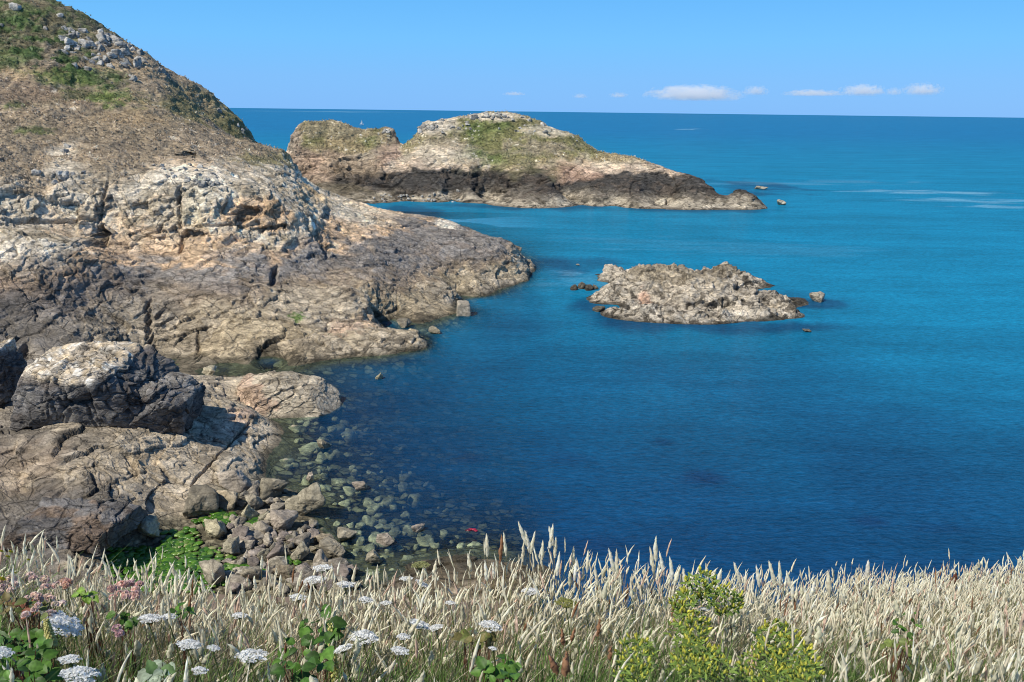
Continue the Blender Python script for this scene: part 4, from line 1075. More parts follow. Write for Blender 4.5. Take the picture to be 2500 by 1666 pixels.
# ------------------------------------------------------------------ the grassy bank under the camera
_eu = [-800, 0, 600, 1000, 1200, 1400, 1600, 1780, 1900, 2100, 2500, 3200]
_ed = [3.6, 3.6, 3.6, 3.9, 4.0, 4.1, 4.3, 4.7, 5.6, 6.4, 7.2, 7.5]
_ev = [1440, 1430, 1442, 1415, 1390, 1378, 1384, 1408, 1453, 1466, 1468, 1476]
def bank(x, y, tops=False):
    """height of the ground (or of the grass tops) of the near bank"""
    x = np.asarray(x, float); y = np.asarray(y, float)
    a = x / np.maximum(y, .3); u = 1250 + 1835 * np.clip(a, -1.2, 1.2)
    E = np.interp(u, _eu, _ed); v = np.interp(u, _eu, _ev)
    # slope of the line of sight at that picture height, roll included
    tn = np.tan(PITCH + np.arctan((v - 833 - (u - 1250) * .0125) / F * np.cos(np.arctan(a))))
    zE = -E * tn; z0 = -1.28
    s = (zE - z0) / (E - 1.5)
    z = np.where(y < E, z0 + (y - 1.5) * s, zE - (y - E) * 1.15)
    z = 30 + np.maximum(z, np.interp(u, [1250, 1650], [-29.0, -32.5]))
    return z if tops else z - .5

def top_hit(u, v, lift=0.0):
    """point on a line of sight at the level of the grass tops"""
    r = ray(u, v); r = r / r[1]
    d = np.linspace(1.2, 9, 800); p = EYE + d[:, None] * r
    k = p[:, 2] < bank(p[:, 0], p[:, 1], True) + lift
    E = float(np.interp(u, _eu, _ed))
    i = int(np.argmax(k))
    if not k.any() or d[i] > E: i = int(np.argmin(abs(d - (E - .15))))
    return p[i]

a = np.linspace(-1.25, 1.25, 160); d = np.concatenate([np.linspace(.4, 8, 110), np.geomspace(8.2, 47, 50)])
A, Dd = np.meshgrid(a, d, indexing='ij'); X = A * Dd
P = np.stack([X, Dd, bank(X, Dd)], -1).reshape(-1, 3)
P[:, 2] += fbm(P, 3.0, 4, seed=500) * .05 + fbm(P, .5, 4, seed=502) * .5 * sstep(8, 16, P[:, 1])
C = mixc(np.tile(np.array((.09, .095, .045), np.float32), (len(P), 1)), np.array((.17, .14, .09)), sstep(-.3, .4, fbm(P, 4, 3, seed=501)))
C = mixc(C, UMBER * 1.3, sstep(7, 12, P[:, 1]))
MAT_SOIL = plant_material('bank_soil', 0.0, .95, .1)
tag(add_obj('hillside', make_mesh('hillside', P, [grid_quads(160, 160).reshape(-1, 4)], C, MAT_SOIL)), kind='structure')

MAT_GRASS = plant_material('grass', .35, .55, .25)
MAT_DRY = plant_material('dry_grass', .42, .8, .15)
MAT_LEAF = plant_material('leaf', .30, .5, .3)
MAT_FLOWER = plant_material('petals', .45, .8, .1)
rp_ = np.random.default_rng(77)

def scatter(n, y0, over=0.0, u0=-450, u1=3050):
    """random points on the bank, even over the ground that is in view"""
    out = []
    tot = 0
    while tot < n:
        m = n * 3
        y = np.sqrt(rp_.uniform(y0 ** 2, 7.6 ** 2, m)); aa = rp_.uniform((u0 - 1250) / 1835, (u1 - 1250) / 1835, m)
        E = np.interp(1250 + 1835 * aa, _eu, _ed) + over
        k = y < E; out.append(np.stack([aa[k] * y[k], y[k]], 1)); tot += k.sum()
    q = np.concatenate(out)[:n]
    return q

def strips(acc, root, direc, length, width, bend, cols, seg=3, side=None):
    """many flat blades at once"""
    n = len(root); t = np.linspace(0, 1, seg + 1)
    up = np.array([0, 0, 1.0])
    if side is None:
        ang = rp_.uniform(0, 6.28, n); side = np.stack([np.cos(ang), np.sin(ang) * .5, np.zeros(n)], 1)
    V = np.empty((n, seg + 1, 2, 3)); Cc = np.empty((n, seg + 1, 2, 3))
    for i, s in enumerate(t):
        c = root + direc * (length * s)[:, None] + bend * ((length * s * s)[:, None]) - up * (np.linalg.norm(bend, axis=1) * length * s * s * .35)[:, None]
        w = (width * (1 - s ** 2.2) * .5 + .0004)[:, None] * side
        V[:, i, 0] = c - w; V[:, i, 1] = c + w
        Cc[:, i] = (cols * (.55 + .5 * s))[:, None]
    base = np.arange(n) * (seg + 1) * 2
    q = np.concatenate([np.stack([base + 2 * i, base + 2 * i + 1, base + 2 * i + 3, base + 2 * i + 2], 1) for i in range(seg)])
    acc.add(V.reshape(-1, 3), Cc.reshape(-1, 3), Q=q)

def frames(d):
    d = d / np.linalg.norm(d, axis=1, keepdims=True)
    a = np.cross(d, np.array([.3, .9, .2])); a /= np.linalg.norm(a, axis=1, keepdims=True)
    return d, a, np.cross(d, a)

def spikes(acc, base, direc, length, rad, cols, bend, rings=7, sides=5, fluff=.35, tip=.1, barbs=0):
    """many soft grass heads at once: bumpy spindles along a bent axis"""
    n = len(base); d, a, b = frames(direc)
    V = np.empty((n, rings, sides, 3)); Cc = np.empty((n, rings, sides, 3))
    for i in range(rings):
        s = i / (rings - 1)
        prof = (math.sin(math.pi * min(1, s * .93 + .07)) ** .6) * (1 - .45 * s) + .02
        if i == rings - 1: prof = tip * .3
        c = base + d * (length * s)[:, None] + bend * (length * s * s)[:, None]
        for k in range(sides):
            th = 2 * math.pi * (k + .5 * (i % 2)) / sides
            r = rad * prof * (1 + fluff * rp_.uniform(-1, 1, n))
            V[:, i, k] = c + a * (r * math.cos(th))[:, None] + b * (r * math.sin(th))[:, None]
            Cc[:, i, k] = cols * (1 + .22 * rp_.uniform(-1, 1, n))[:, None]
    bi = np.arange(n) * rings * sides
    q = np.concatenate([np.stack([bi + i * sides + k, bi + i * sides + (k + 1) % sides, bi + (i + 1) * sides + (k + 1) % sides, bi + (i + 1) * sides + k], 1) for i in range(rings - 1) for k in range(sides)])
    acc.add(V.reshape(-1, 3), Cc.reshape(-1, 3), Q=q)
    if barbs:   # loose glumes that stick out of the head
        m = n * barbs; j = np.repeat(np.arange(n), barbs); s = rp_.uniform(.03, .92, m)
        c = base[j] + d[j] * (length[j] * s)[:, None] + bend[j] * (length[j] * s * s)[:, None]
        th = rp_.uniform(0, 6.28, m); o = a[j] * np.cos(th)[:, None] + b[j] * np.sin(th)[:, None]
        r = rad[j] * (1.0 - .5 * s)
        l = rp_.uniform(.006, .012, m); tipp = c + o * (r * 1.25)[:, None] + d[j] * l[:, None]
        rt = c + o * (r * .5)[:, None]; sd = np.cross(o, d[j]) * .0016
        acc.add(np.stack([rt - sd, rt + sd, tipp], 1).reshape(-1, 3), np.repeat(cols[j] * rp_.uniform(.8, 1.2, m)[:, None], 3, 0), T=np.arange(m * 3).reshape(-1, 3))

def tube(acc, pts, r0, r1, colr, sides=5):
    pts = np.asarray(pts, float); n = len(pts)
    d = np.gradient(pts, axis=0); d, a, b = frames(d)
    V = []
    for i in range(n):
        r = r0 + (r1 - r0) * i / (n - 1)
        for k in range(sides):
            th = 2 * math.pi * k / sides; V.append(pts[i] + a[i] * r * math.cos(th) + b[i] * r * math.sin(th))
    q = [[i * sides + k, i * sides + (k + 1) % sides, (i + 1) * sides + (k + 1) % sides, (i + 1) * sides + k] for i in range(n - 1) for k in range(sides)]
    acc.add(V, colr, Q=q)

def arc(p0, p1, sag=(0, 0, 0), n=7):
    t = np.linspace(0, 1, n)[:, None]; return np.asarray(p0) * (1 - t) + np.asarray(p1) * t + np.asarray(sag) * (4 * t * (1 - t))

# ---- blades of green grass and dry straw
def greens(q):
    """where the sward is green rather than straw, in bank coordinates"""
    p = np.c_[q, np.zeros(len(q))]
    return sstep(-.35, .35, fbm(p, 1.3, 3, seed=520) + (3.2 - q[:, 1]) * 1.0 - np.clip((q[:, 0] / q[:, 1] - .1) * 1.5, 0, .6))
acc = Acc()
q = scatter(41000, 1.25)
g = greens(q); n = len(q)
root = np.c_[q, bank(q[:, 0], q[:, 1])]
col = np.where((rp_.uniform(size=n) < .15 + g * .8)[:, None], np.array((.13, .215, .055)) * rp_.uniform(.6, 1.5, n)[:, None] * np.array((1, 1, 1)), np.array((.80, .71, .51)) * rp_.uniform(.6, 1.2, n)[:, None])
dirs = np.stack([rp_.normal(.12, .26, n), rp_.normal(0, .22, n), np.ones(n)], 1); dirs /= np.linalg.norm(dirs, axis=1, keepdims=True)
bend = np.stack([rp_.normal(.15, .3, n), rp_.normal(0, .25, n), np.zeros(n)], 1)
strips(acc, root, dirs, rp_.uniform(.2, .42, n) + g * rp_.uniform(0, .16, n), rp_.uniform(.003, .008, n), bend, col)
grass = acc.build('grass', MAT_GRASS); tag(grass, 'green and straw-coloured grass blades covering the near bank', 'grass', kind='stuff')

# ---- soft pale grass heads, far too many to count
CREAM = np.array((1.0, .92, .73))
def heads(acc, root, hgt, length, rad, col, fluff=.35, barbs=5, lean=(.10, 0)):
    n = len(root)
    d = np.stack([rp_.normal(lean[0], .24, n), rp_.normal(lean[1], .18, n), np.ones(n)], 1)
    wild = rp_.uniform(size=n) < .24
    d[wild, 0] += rp_.normal(.25, .5, wild.sum()); d /= np.linalg.norm(d, axis=1, keepdims=True)
    bend = np.stack([rp_.normal(.06, .16, n), rp_.normal(0, .12, n), -np.abs(rp_.normal(0, .05, n))], 1)
    strips(acc, root, d, hgt, np.full(n, .0026), np.zeros((n, 3)), np.where((rp_.uniform(size=n) < .45)[:, None], np.array((.24, .27, .11)), np.array((.46, .36, .21))), seg=2, side=np.tile(np.array([1., 0, 0]), (n, 1)))
    spikes(acc, root + d * hgt[:, None], d, length, rad, col, bend, fluff=fluff, barbs=barbs)
acc = Acc()
q = scatter(11800, 1.25, .12)
g = greens(q); k = rp_.uniform(size=len(q)) > g * .9; q = q[k]; n = len(q)
root = np.c_[q, bank(q[:, 0], q[:, 1])]
nzh = fbm(np.c_[q, np.zeros(n)], .9, 3, seed=530)
hgt = np.clip(rp_.normal(.40, .055, n) + nzh * .10, .20, .60)
tint = np.where((rp_.uniform(size=n) < .10)[:, None], np.array((.78, .60, .48)), CREAM) * rp_.uniform(.85, 1.12, n)[:, None]
br = rp_.uniform(size=n) < .018; tint[br] = np.array((.34, .18, .10))
heads(acc, root, hgt, rp_.uniform(.035, .125, n), rp_.uniform(.0036, .0074, n), tint)
# loose panicles, fluffier and paler
q = scatter(1900, 1.25, 0); q = q[rp_.uniform(size=len(q)) > greens(q) * .6]; n = len(q); root = np.c_[q, bank(q[:, 0], q[:, 1])]
heads(acc, root, np.clip(rp_.normal(.33, .07, n), .15, .5), rp_.uniform(.05, .09, n), rp_.uniform(.008, .014, n), np.array((.82, .80, .62)) * rp_.uniform(.7, 1.1, n)[:, None], fluff=.7, barbs=14)
tag(acc.build('seed_heads', MAT_DRY), 'dense cream grass heads all over the near bank', 'grass', kind='stuff')

# ---- tall single grasses against the water: stem and head
def grass_thing(u, v, hpx, wpx, colr, label, group=None, leanpx=0, stem=.5, d=None, name='grass_stem', fluff=.35, barbs=10):
    base_t = top_hit(u - leanpx, v + hpx) if d is None else at_d(u - leanpx, v + hpx, d)
    dd = base_t[1]; tip = at_d(u, v, dd); bs = at_d(u - leanpx, v + hpx, dd)
    gx = bs[0] - .04; gz = float(bank(gx, dd)); g0 = np.array([gx, dd, min(gz, bs[2] - .1)])
    e = bpy.data.objects.new(name, None); COL.objects.link(e); e.location = g0; tag(e, label, 'grass', group)
    ac = Acc(); tube(ac, arc(g0, bs, (.01, 0, 0), 5) - g0, .0016, .0011, np.array((.42, .36, .20)), 4); ac.build('stem', MAT_DRY, e)
    ac = Acc(); dv = (tip - bs)[None]; ln = np.array([np.linalg.norm(dv)])
    spikes(ac, (bs - g0)[None], dv, ln, np.array([px(bs, wpx) / 2]), np.asarray(colr)[None], np.array([[rp_.normal(0, .04), 0, 0]]), rings=10, sides=6, fluff=fluff, barbs=barbs * 2); ac.build('seed_head', MAT_DRY, e)
    return e
TALL = 'tall pale grass heads against the blue water'
tall_l = 'tall cream grass head standing out against the dark blue water'
for (u, v, h, lean, w) in ((1188, 1302, 58, -2, 11), (1228, 1298, 60, -8, 10), (1262, 1272, 62, -26, 13), (1285, 1294, 55, -8, 11), (1304, 1296, 56, 8, 10), (1340, 1284, 50, -12, 12), (1354, 1278, 60, 12, 12), (1360, 1310, 52, 6, 10), (1328, 1318, 50, 6, 10),
                     (1276, 1322, 50, 0, 9), (1398, 1333, 50, -2, 10), (1437, 1342, 56, 4, 10), (1365, 1346, 60, 5, 10), (1408, 1368, 50, 6, 10), (1486, 1338, 60, -14, 12), (1503, 1340, 62, -4, 11), (1588, 1334, 64, -8, 11), (1597, 1308, 62, -4, 12), (1611, 1345, 60, -10, 11),
                     (1640, 1358, 60, 0, 12), (1450, 1382, 50, -10, 11), (1660, 1380, 50, 14, 11), (1668, 1386, 40, -4, 10), (1724, 1374, 52, -4, 11), (1762, 1388, 46, 14, 11), (1790, 1372, 52, -18, 12), (1848, 1378, 56, -6, 10), (1876, 1368, 62, -18, 12), (1903, 1369, 60, -2, 11), (1916, 1392, 46, -16, 11),
                     (1934, 1418, 50, -2, 10), (1945, 1432, 40, 4, 9), (1990, 1416, 40, 10, 9), (1966, 1434, 38, -8, 9), (2021, 1392, 62, -4, 12), (2050, 1438, 36, -10, 9), (1032, 1388, 44, 6, 10), (1065, 1366, 50, 8, 11), (1145, 1350, 46, -4, 10), (1184, 1368, 50, -4, 10), (1205, 1372, 40, 0, 9), (1000, 1402, 40, -2, 9),
                     (922, 1378, 44, 4, 9), (866, 1384, 44, 6, 9), (810, 1376, 40, -2, 10), (640, 1356, 34, 2, 8), (735, 1400, 30, 3, 8), (415, 1372, 36, -14, 9), (436, 1390, 36, -6, 8), (462, 1386, 40, 4, 8), (470, 1402, 40, 12, 8), (390, 1412, 40, -12, 9), (258, 1384, 30, -2, 8), (245, 1408, 30, 2, 8), (555, 1406, 36, 2, 8), (590, 1426, 36, -6, 8), (620, 1408, 30, -4, 8), (685, 1402, 40, 2, 8)):
    grass_thing(u, v, h, w, CREAM * rp_.uniform(.95, 1.2), tall_l, TALL, lean)
grass_thing(2123, 1367, 44, 12, np.array((.9, .86, .76)), 'whitest grass head standing highest above the right-hand grass edge', None, 8, d=5.6, fluff=.2)
grass_thing(2100, 1398, 50, 13, np.array((.66, .54, .36)), 'broad tan grass head leaning right beside the whitest grass head', None, 12, d=5.6)
grass_thing(2228, 1430, 10, 6, CREAM * 1.1, 'tiny white grass head alone above the right-hand grass edge', None, 0, d=6.4)
grass_thing(2337, 1397, 42, 12, np.array((.30, .12, .08)), 'reddish brown grass head standing above the grass at far right', None, 14, d=6.2, fluff=.6)
grass_thing(2306, 1434, 40, 11, np.array((.36, .20, .13)), 'brown grass head left below the reddish brown one', None, 3, d=6.0, fluff=.5)
for (u, v, h, w, lean) in ((1225, 1305, 70, 10, 4), (1384, 1590, 60, 20, 4), (1346, 1600, 46, 18, -14), (1370, 1535, 40, 12, -6), (1490, 1578, 34, 12, 0), (1465, 1510, 44, 11, 6), (1404, 1536, 30, 10, 10)):
    grass_thing(u, v, h, w, np.array((.47, .26, .15)), 'rusty brown seed head among the cream grass', 'rusty seed heads', lean, fluff=.6, barbs=16, name='dock_stem')

# ---- white umbels
def umbel(u, v, wpx, label, tilt=0.0, dome=.3, colr=(.92, .92, .90), group=None, side=.0, cat='flower', open_=1.0):
    c = top_hit(u, v, .015); R = px(c, wpx) / 2 * .84
    g0 = np.array([c[0] + .02, c[1] + .03, float(bank(c[0], c[1]))])
    e = bpy.data.objects.new('white_umbel', None); COL.objects.link(e); e.location = g0; tag(e, label, cat, group)
    ct, st = math.cos(tilt), math.sin(tilt)
    ax = np.array([st, .18, ct]); ax /= np.linalg.norm(ax); d_, a_, b_ = (k[0] for k in frames(ax[None]))
    hub = c - ax * R * .75
    ac = Acc(); tube(ac, arc(g0, hub, (.015, 0, 0), 6) - g0, .0026, .0018, np.array((.16, .20, .07)))
    ac.build('stem', MAT_GRASS, e)
    ac = Acc(); fl = Acc()
    nrays = max(12, int(22 * open_))
    for k in range(nrays):
        rr = math.sqrt((k + .5) / nrays); th = k * 2.39996
        p = c + (a_ * math.cos(th) + b_ * math.sin(th)) * R * rr * (1 + rp_.normal(0, .05)) - ax * R * dome * rr * rr + ax * rp_.normal(0, R * .04)
        tube(ac, arc(hub, p, ax * -R * .06, 4) - g0, .0009, .0006, np.array((.20, .25, .09)), 3)
        m = 15; r2 = R * .30
        for j in range(m):
            r3 = r2 * math.sqrt((j + .5) / m); t2 = j * 2.39996 + k
            o = p + (a_ * math.cos(t2) + b_ * math.sin(t2)) * r3 + ax * (R * .05 * (1 - (r3 / r2) ** 2) + rp_.normal(0, R * .015))
            s = R * .105 * rp_.uniform(.8, 1.3)
            nn = ax + rp_.normal(0, .35, 3); nn /= np.linalg.norm(nn); x_ = np.cross(nn, b_); x_ /= np.linalg.norm(x_); y_ = np.cross(nn, x_)
            V = [o] + [o + (x_ * math.cos(w) + y_ * math.sin(w)) * s * (1.0 if i % 2 == 0 else .55) + nn * s * .15 for i, w in enumerate(np.linspace(0, 2 * math.pi, 11)[:-1])]
            fl.add(np.array(V) - g0, np.array(colr) * rp_.uniform(.9, 1.1), T=[[0, i + 1, (i + 1) % 10 + 1] for i in range(10)])
    ac.build('rays', MAT_GRASS, e); fl.build('florets', MAT_FLOWER, e)['kind'] = 'stuff'
for a_ in ((160, 1520, 84, 'large white flower umbel tilted to the right at the lower left', .55, .25), (4, 1590, 46, 'white umbel half cut off by the left picture edge', .3, .2), (170, 1606, 46, 'white umbel above the drooping white one at lower left', .1, .3), (195, 1640, 76, 'drooping loose white umbel lowest at the left', .2, .35),
           (366, 1508, 50, 'flat white umbel in the left grass, left of a pair', .1, .15), (412, 1503, 34, 'small white umbel in the left grass, right of a pair', .1, .25), (463, 1570, 56, 'white umbel partly behind a grass head at lower left centre', .2, .25), (522, 1580, 30, 'small ragged white umbel right of another in the green grass', .3, .3), (614, 1598, 72, 'flat white umbel seen edge-on in the green grass', .05, .12), (585, 1500, 34, 'faint white umbel deep in the straw left of centre', .1, .3), (488, 1634, 36, 'white umbel low among green blades', .2, .3),
           (787, 1384, 44, 'small white umbel highest above the grass against the grey stones', .0, .22), (765, 1412, 58, 'domed white umbel just below the highest one against the stones', -.1, .34), (845, 1426, 44, 'thin open white umbel right of the domed pair', .1, .15), (728, 1455, 40, 'white umbel behind straw below the domed pair', .1, .3), (895, 1462, 36, 'white umbel in the straw at centre left', .2, .3), (942, 1470, 28, 'small white umbel in the straw right of another', .0, .3),
           (890, 1546, 70, 'full round white umbel with green stem in the lower centre', .1, .55), (836, 1580, 46, 'white umbel leaning left under the full round one', -.3, .3), (1026, 1522, 52, 'white umbel tilted right, left half of a joined pair', .35, .2), (1064, 1530, 36, 'white umbel right half of a joined pair', -.2, .2), (978, 1586, 44, 'ragged white umbel right of the full round one', .2, .3), (985, 1552, 34, 'small loose white umbel above the ragged one', .1, .3), (1200, 1522, 56, 'loose greyish white umbel right of the joined pair', .2, .45),
           (1296, 1440, 46, 'white umbel in the straw below the tallest grass heads', .1, .35), (1030, 1424, 36, 'thin white umbel bent beside the green seed umbel', .5, .15), (992, 1412, 34, 'thin white umbel left of the green seed umbel', .0, .12), (1100, 1470, 26, 'small white umbel deep in the straw at the centre', .1, .3), (1680, 1425, 26, 'white flower tuft left of the upper yellow plant', .2, .3), (1752, 1432, 26, 'white flower tuft right of the upper yellow plant', .2, .3), (1658, 1455, 24, 'white flower tuft at the left edge of the yellow plant', .2, .3), (1720, 1486, 22, 'white flower tuft in the middle of the yellow plant', .2, .3), (1204, 1582, 22, 'tiny white umbel above glossy leaves in the lower middle', .2, .3)):
    umbel(*a_, group='white umbels in the grass')
umbel(1026, 1378, 46, 'green closed seed umbel on a thick stem against the weedy rock', .0, .1, colr=(.36, .37, .17), open_=1.2)
umbel(1385, 1468, 56, 'yellow green umbel gone to seed in the straw right of centre', .1, .3, colr=(.30, .31, .10))

# ---- leaves
def leaf(acc, p, L_, W_, direc, nrm, colr, fold=.25):
    d = direc / np.linalg.norm(direc); s = np.cross(nrm, d); s /= np.linalg.norm(s); nn = np.cross(d, s)
    t = np.linspace(0, 1, 9); V = []; Cc = []
    for i, x in enumerate(t):
        w = W_ * .5 * math.sin(math.pi * x ** .8) ** .8 * (1 + (.10 if i % 2 else -.06)) if 0 < x < 1 else 0
        c = p + d * L_ * x - nn * L_ * .22 * x * x
        V += [c + s * w + nn * w * fold, c + s * w * .5 + nn * w * fold * .8, c, c - s * w * .5 + nn * w * fold * .8, c - s * w + nn * w * fold]
        k = colr * (1 + rp_.uniform(-.06, .06)); Cc += [k, k * (1.1 if i % 2 else .92), k * 1.35, k * (1.1 if i % 2 else .92), k]
    acc.add(V, Cc, Q=grid_quads(9, 5).reshape(-1, 4))
def bramble(u, v, ru, rv, n, lp, label, cols=((.06, .14, .02), (.09, .19, .03), (.045, .10, .02)), lift=-.03):
    c0 = top_hit(u, v, lift); g0 = np.array([c0[0], c0[1], float(bank(c0[0], c0[1]))])
    e = bpy.data.objects.new('bramble', None); COL.objects.link(e); e.location = g0; tag(e, label, 'bramble')
    fo = Acc(); stm = Acc()
    for k in range(int(n * 1.9)):
        a_, r_ = rp_.uniform(0, 6.28), math.sqrt(rp_.uniform())
        c = top_hit(u + ru * r_ * math.cos(a_), v + rv * r_ * math.sin(a_), lift + rp_.normal(0, .02)); Lm = px(c, lp * rp_.uniform(.42, .78))
        dr = np.array([rp_.normal(0, 1), rp_.normal(-.4, .6), rp_.normal(-.1, .35)]); nr = np.array([rp_.normal(-.2, .35), rp_.normal(-.5, .3), 1.0])
        leaf(fo, c - g0, Lm, Lm * .72, dr, nr, np.array(cols[rp_.integers(len(cols))]) * rp_.uniform(.8, 1.3))
        tube(stm, arc(np.array([rp_.normal(0, .04), rp_.normal(0, .04), .02]), c - g0, (0, 0, .03), 5), .0022, .0012, np.array((.20, .09, .06)), 4)
    stm.build('stems', MAT_GRASS, e); fo.build('leaves', MAT_LEAF, e)['kind'] = 'stuff'
bramble(50, 1600, 90, 70, 60, 46, 'dense dark green bramble in the lower left corner')
bramble(75, 1480, 70, 30, 22, 34, 'reddish brown bramble leaves under the pink flowers', cols=((.16, .13, .05), (.22, .09, .05), (.12, .14, .04)), lift=.0)
bramble(790, 1545, 70, 40, 12, 58, 'broad green bramble leaves beside the pale yellow flower spike', lift=-.03)
bramble(740, 1610, 60, 50, 16, 50, 'green bramble low left of the pale yellow flower spike')
bramble(1215, 1630, 45, 40, 14, 46, 'dark glossy bramble at the bottom edge near the centre')
bramble(1165, 1550, 40, 20, 9, 40, 'olive bramble leaves under the loose greyish umbel', cols=((.13, .15, .04), (.16, .14, .05)))
bramble(385, 1635, 40, 30, 9, 46, 'two-tone bramble low in the green grass at left', cols=((.10, .17, .06), (.30, .36, .26)))
bramble(300, 1510, 30, 18, 6, 36, 'small bramble tuft in the straw below the pink flowers')
bramble(210, 1450, 25, 14, 8, 30, 'bright yellow green leaf tuft beside the thorny dry stem', cols=((.16, .27, .04),), lift=.02)
bramble(450, 1490, 30, 16, 6, 34, 'small green leaf pair in the straw at left', lift=.0)
bramble(2215, 1520, 40, 25, 8, 24, 'green leaf tuft in the right-hand straw')
bramble(2190, 1580, 40, 25, 10, 30, 'olive green leaf tuft low in the right-hand straw', cols=((.15, .19, .05),))

# ---- yellow-tipped bushes
def yellow_plant(spots, label, n=115):
    c0 = top_hit(spots[0][0], spots[-1][1] + 20, -.05); g0 = np.array([c0[0], c0[1], float(bank(c0[0], c0[1]))])
    e = bpy.data.objects.new('yellow_plant', None); COL.objects.link(e); e.location = g0; tag(e, label, 'plant', 'yellow-tipped plants in the grass')
    stm = Acc(); lf = Acc(); fl = Acc()
    for (u, v, r, lift) in spots:
        ch = top_hit(u, v + r * .7, lift - .03); tube(stm, arc(np.zeros(3), ch - g0, (.01, 0, .02), 6), .004, .0025, np.array((.30, .34, .10)))
        m = int(n * (r / 50.) ** 2)
        for k in range(m):
            a_, q_ = rp_.uniform(0, 6.28), math.sqrt(rp_.uniform())
            uu, vv = u + r * q_ * math.cos(a_), v + r * .85 * q_ * math.sin(a_)
            c = at_d(uu, vv, ch[1] + rp_.normal(0, .05)) if lift > 0 else top_hit(uu, vv, lift + rp_.normal(.02, .03))
            s = px(c, rp_.uniform(4.5, 8.0)); up_ = np.array([(uu - u) / r * .5 + rp_.normal(0, .3), rp_.normal(-.15, .3), 1.0])
            if k % 5 == 0: tube(stm, arc(ch - g0, c - g0, (0, 0, -.01), 4), .0014, .0009, np.array((.20, .27, .07)), 3)
            if k % 2 == 0:
                spikes(fl, (c - g0)[None], up_[None], np.array([s * 2.0]), np.array([s * .55]), np.array((.70, .68, .13))[None] * rp_.uniform(.75, 1.2), np.zeros((1, 3)), rings=4, sides=4, fluff=.3)
            leaf(lf, c - g0 - np.array([0, 0, s * 1.2]), s * 2.6, s * .8, np.array([rp_.normal(), rp_.normal(), .6]), np.array([0, -.6, 1.0]), np.array((.17, .25, .05)) * rp_.uniform(.6, 1.2))
    stm.build('stems', MAT_GRASS, e); lf.build('foliage', MAT_LEAF, e)['kind'] = 'stuff'; fl.build('blossom', MAT_FLOWER, e)['kind'] = 'stuff'
yellow_plant(((1712, 1432, 46, .06), (1668, 1470, 34, .03), (1772, 1466, 42, .04), (1680, 1535, 52, 0), (1690, 1605, 56, 0), (1740, 1620, 50, -.02)), 'tallest yellow-tipped green plant with a branching crown right of centre')
yellow_plant(((1555, 1600, 54, -.02), (1540, 1640, 40, -.02)), 'small yellow-tipped plant low at the left of the tall yellow one', 85)
yellow_plant(((1890, 1556, 50, 0), (1930, 1600, 60, 0), (1860, 1630, 60, 0), (1960, 1640, 50, 0)), 'broad yellow-tipped bush at the bottom right of centre', 115)

# ---- pink thrift, ragwort, pale spikes
def thrift(u, v, ru, rv, n, label, tip):
    c0 = top_hit(u, v + rv, 0); g0 = np.array([c0[0], c0[1], float(bank(c0[0], c0[1]))])
    e = bpy.data.objects.new('pink_flowers', None); COL.objects.link(e); e.location = g0; tag(e, label, 'flowers', 'faded pink flowers at the left')
    stm = Acc()
    for k in range(n):
        fl = Acc()
        c = top_hit(u + rp_.uniform(-ru, ru), v + rp_.uniform(-rv, rv), .02 + rp_.uniform(0, .02)); r = px(c, rp_.uniform(8, 12))
        tube(stm, arc(np.array([c[0], c[1], c[2] - .14]) - g0 + rp_.normal(0, .02, 3), c - g0, (.005, 0, 0), 4), .0012, .0010, np.array((.30, .26, .12)), 3)
        kk = np.array(tip) * rp_.uniform(.8, 1.12)
        for j in range(22):
            o = rp_.normal(size=3); o /= np.linalg.norm(o); o[2] = abs(o[2]) * .8
            s = r * .5; x_ = np.cross(o, [.3, .2, .9]); x_ /= np.linalg.norm(x_) + 1e-6; y_ = np.cross(o, x_); p = c - g0 + o * r * .75
            V = [p - o * s * .5] + [p + (x_ * math.cos(w) + y_ * math.sin(w)) * s * .75 + o * s * .25 for w in np.linspace(0, 2 * math.pi, 6)[:-1]]
            fl.add(V, kk * rp_.uniform(.8, 1.15) * np.array((1, rp_.uniform(.85, 1.05), rp_.uniform(.85, 1.0))), T=[[0, i + 1, (i + 1) % 5 + 1] for i in range(5)])
        fl.build('flower_head', MAT_FLOWER, e)
    stm.build('stems', MAT_GRASS, e)
thrift(70, 1440, 80, 36, 22, 'dense cluster of faded pink flowers at the left picture edge', (.88, .74, .66))
thrift(110, 1492, 60, 18, 8, 'row of pale pink flowers just above the large tilted umbel', (.88, .76, .70))
thrift(305, 1440, 36, 20, 18, 'pink flower cluster on reddish stems right of the dry thorny stem', (.86, .66, .62))
thrift(165, 1428, 20, 8, 6, 'few orange-pink flowers beside the cluster at the left edge', (.85, .62, .50))
thrift(293, 1540, 12, 8, 4, 'two lone pink flowers in the green at lower left', (.84, .60, .62))
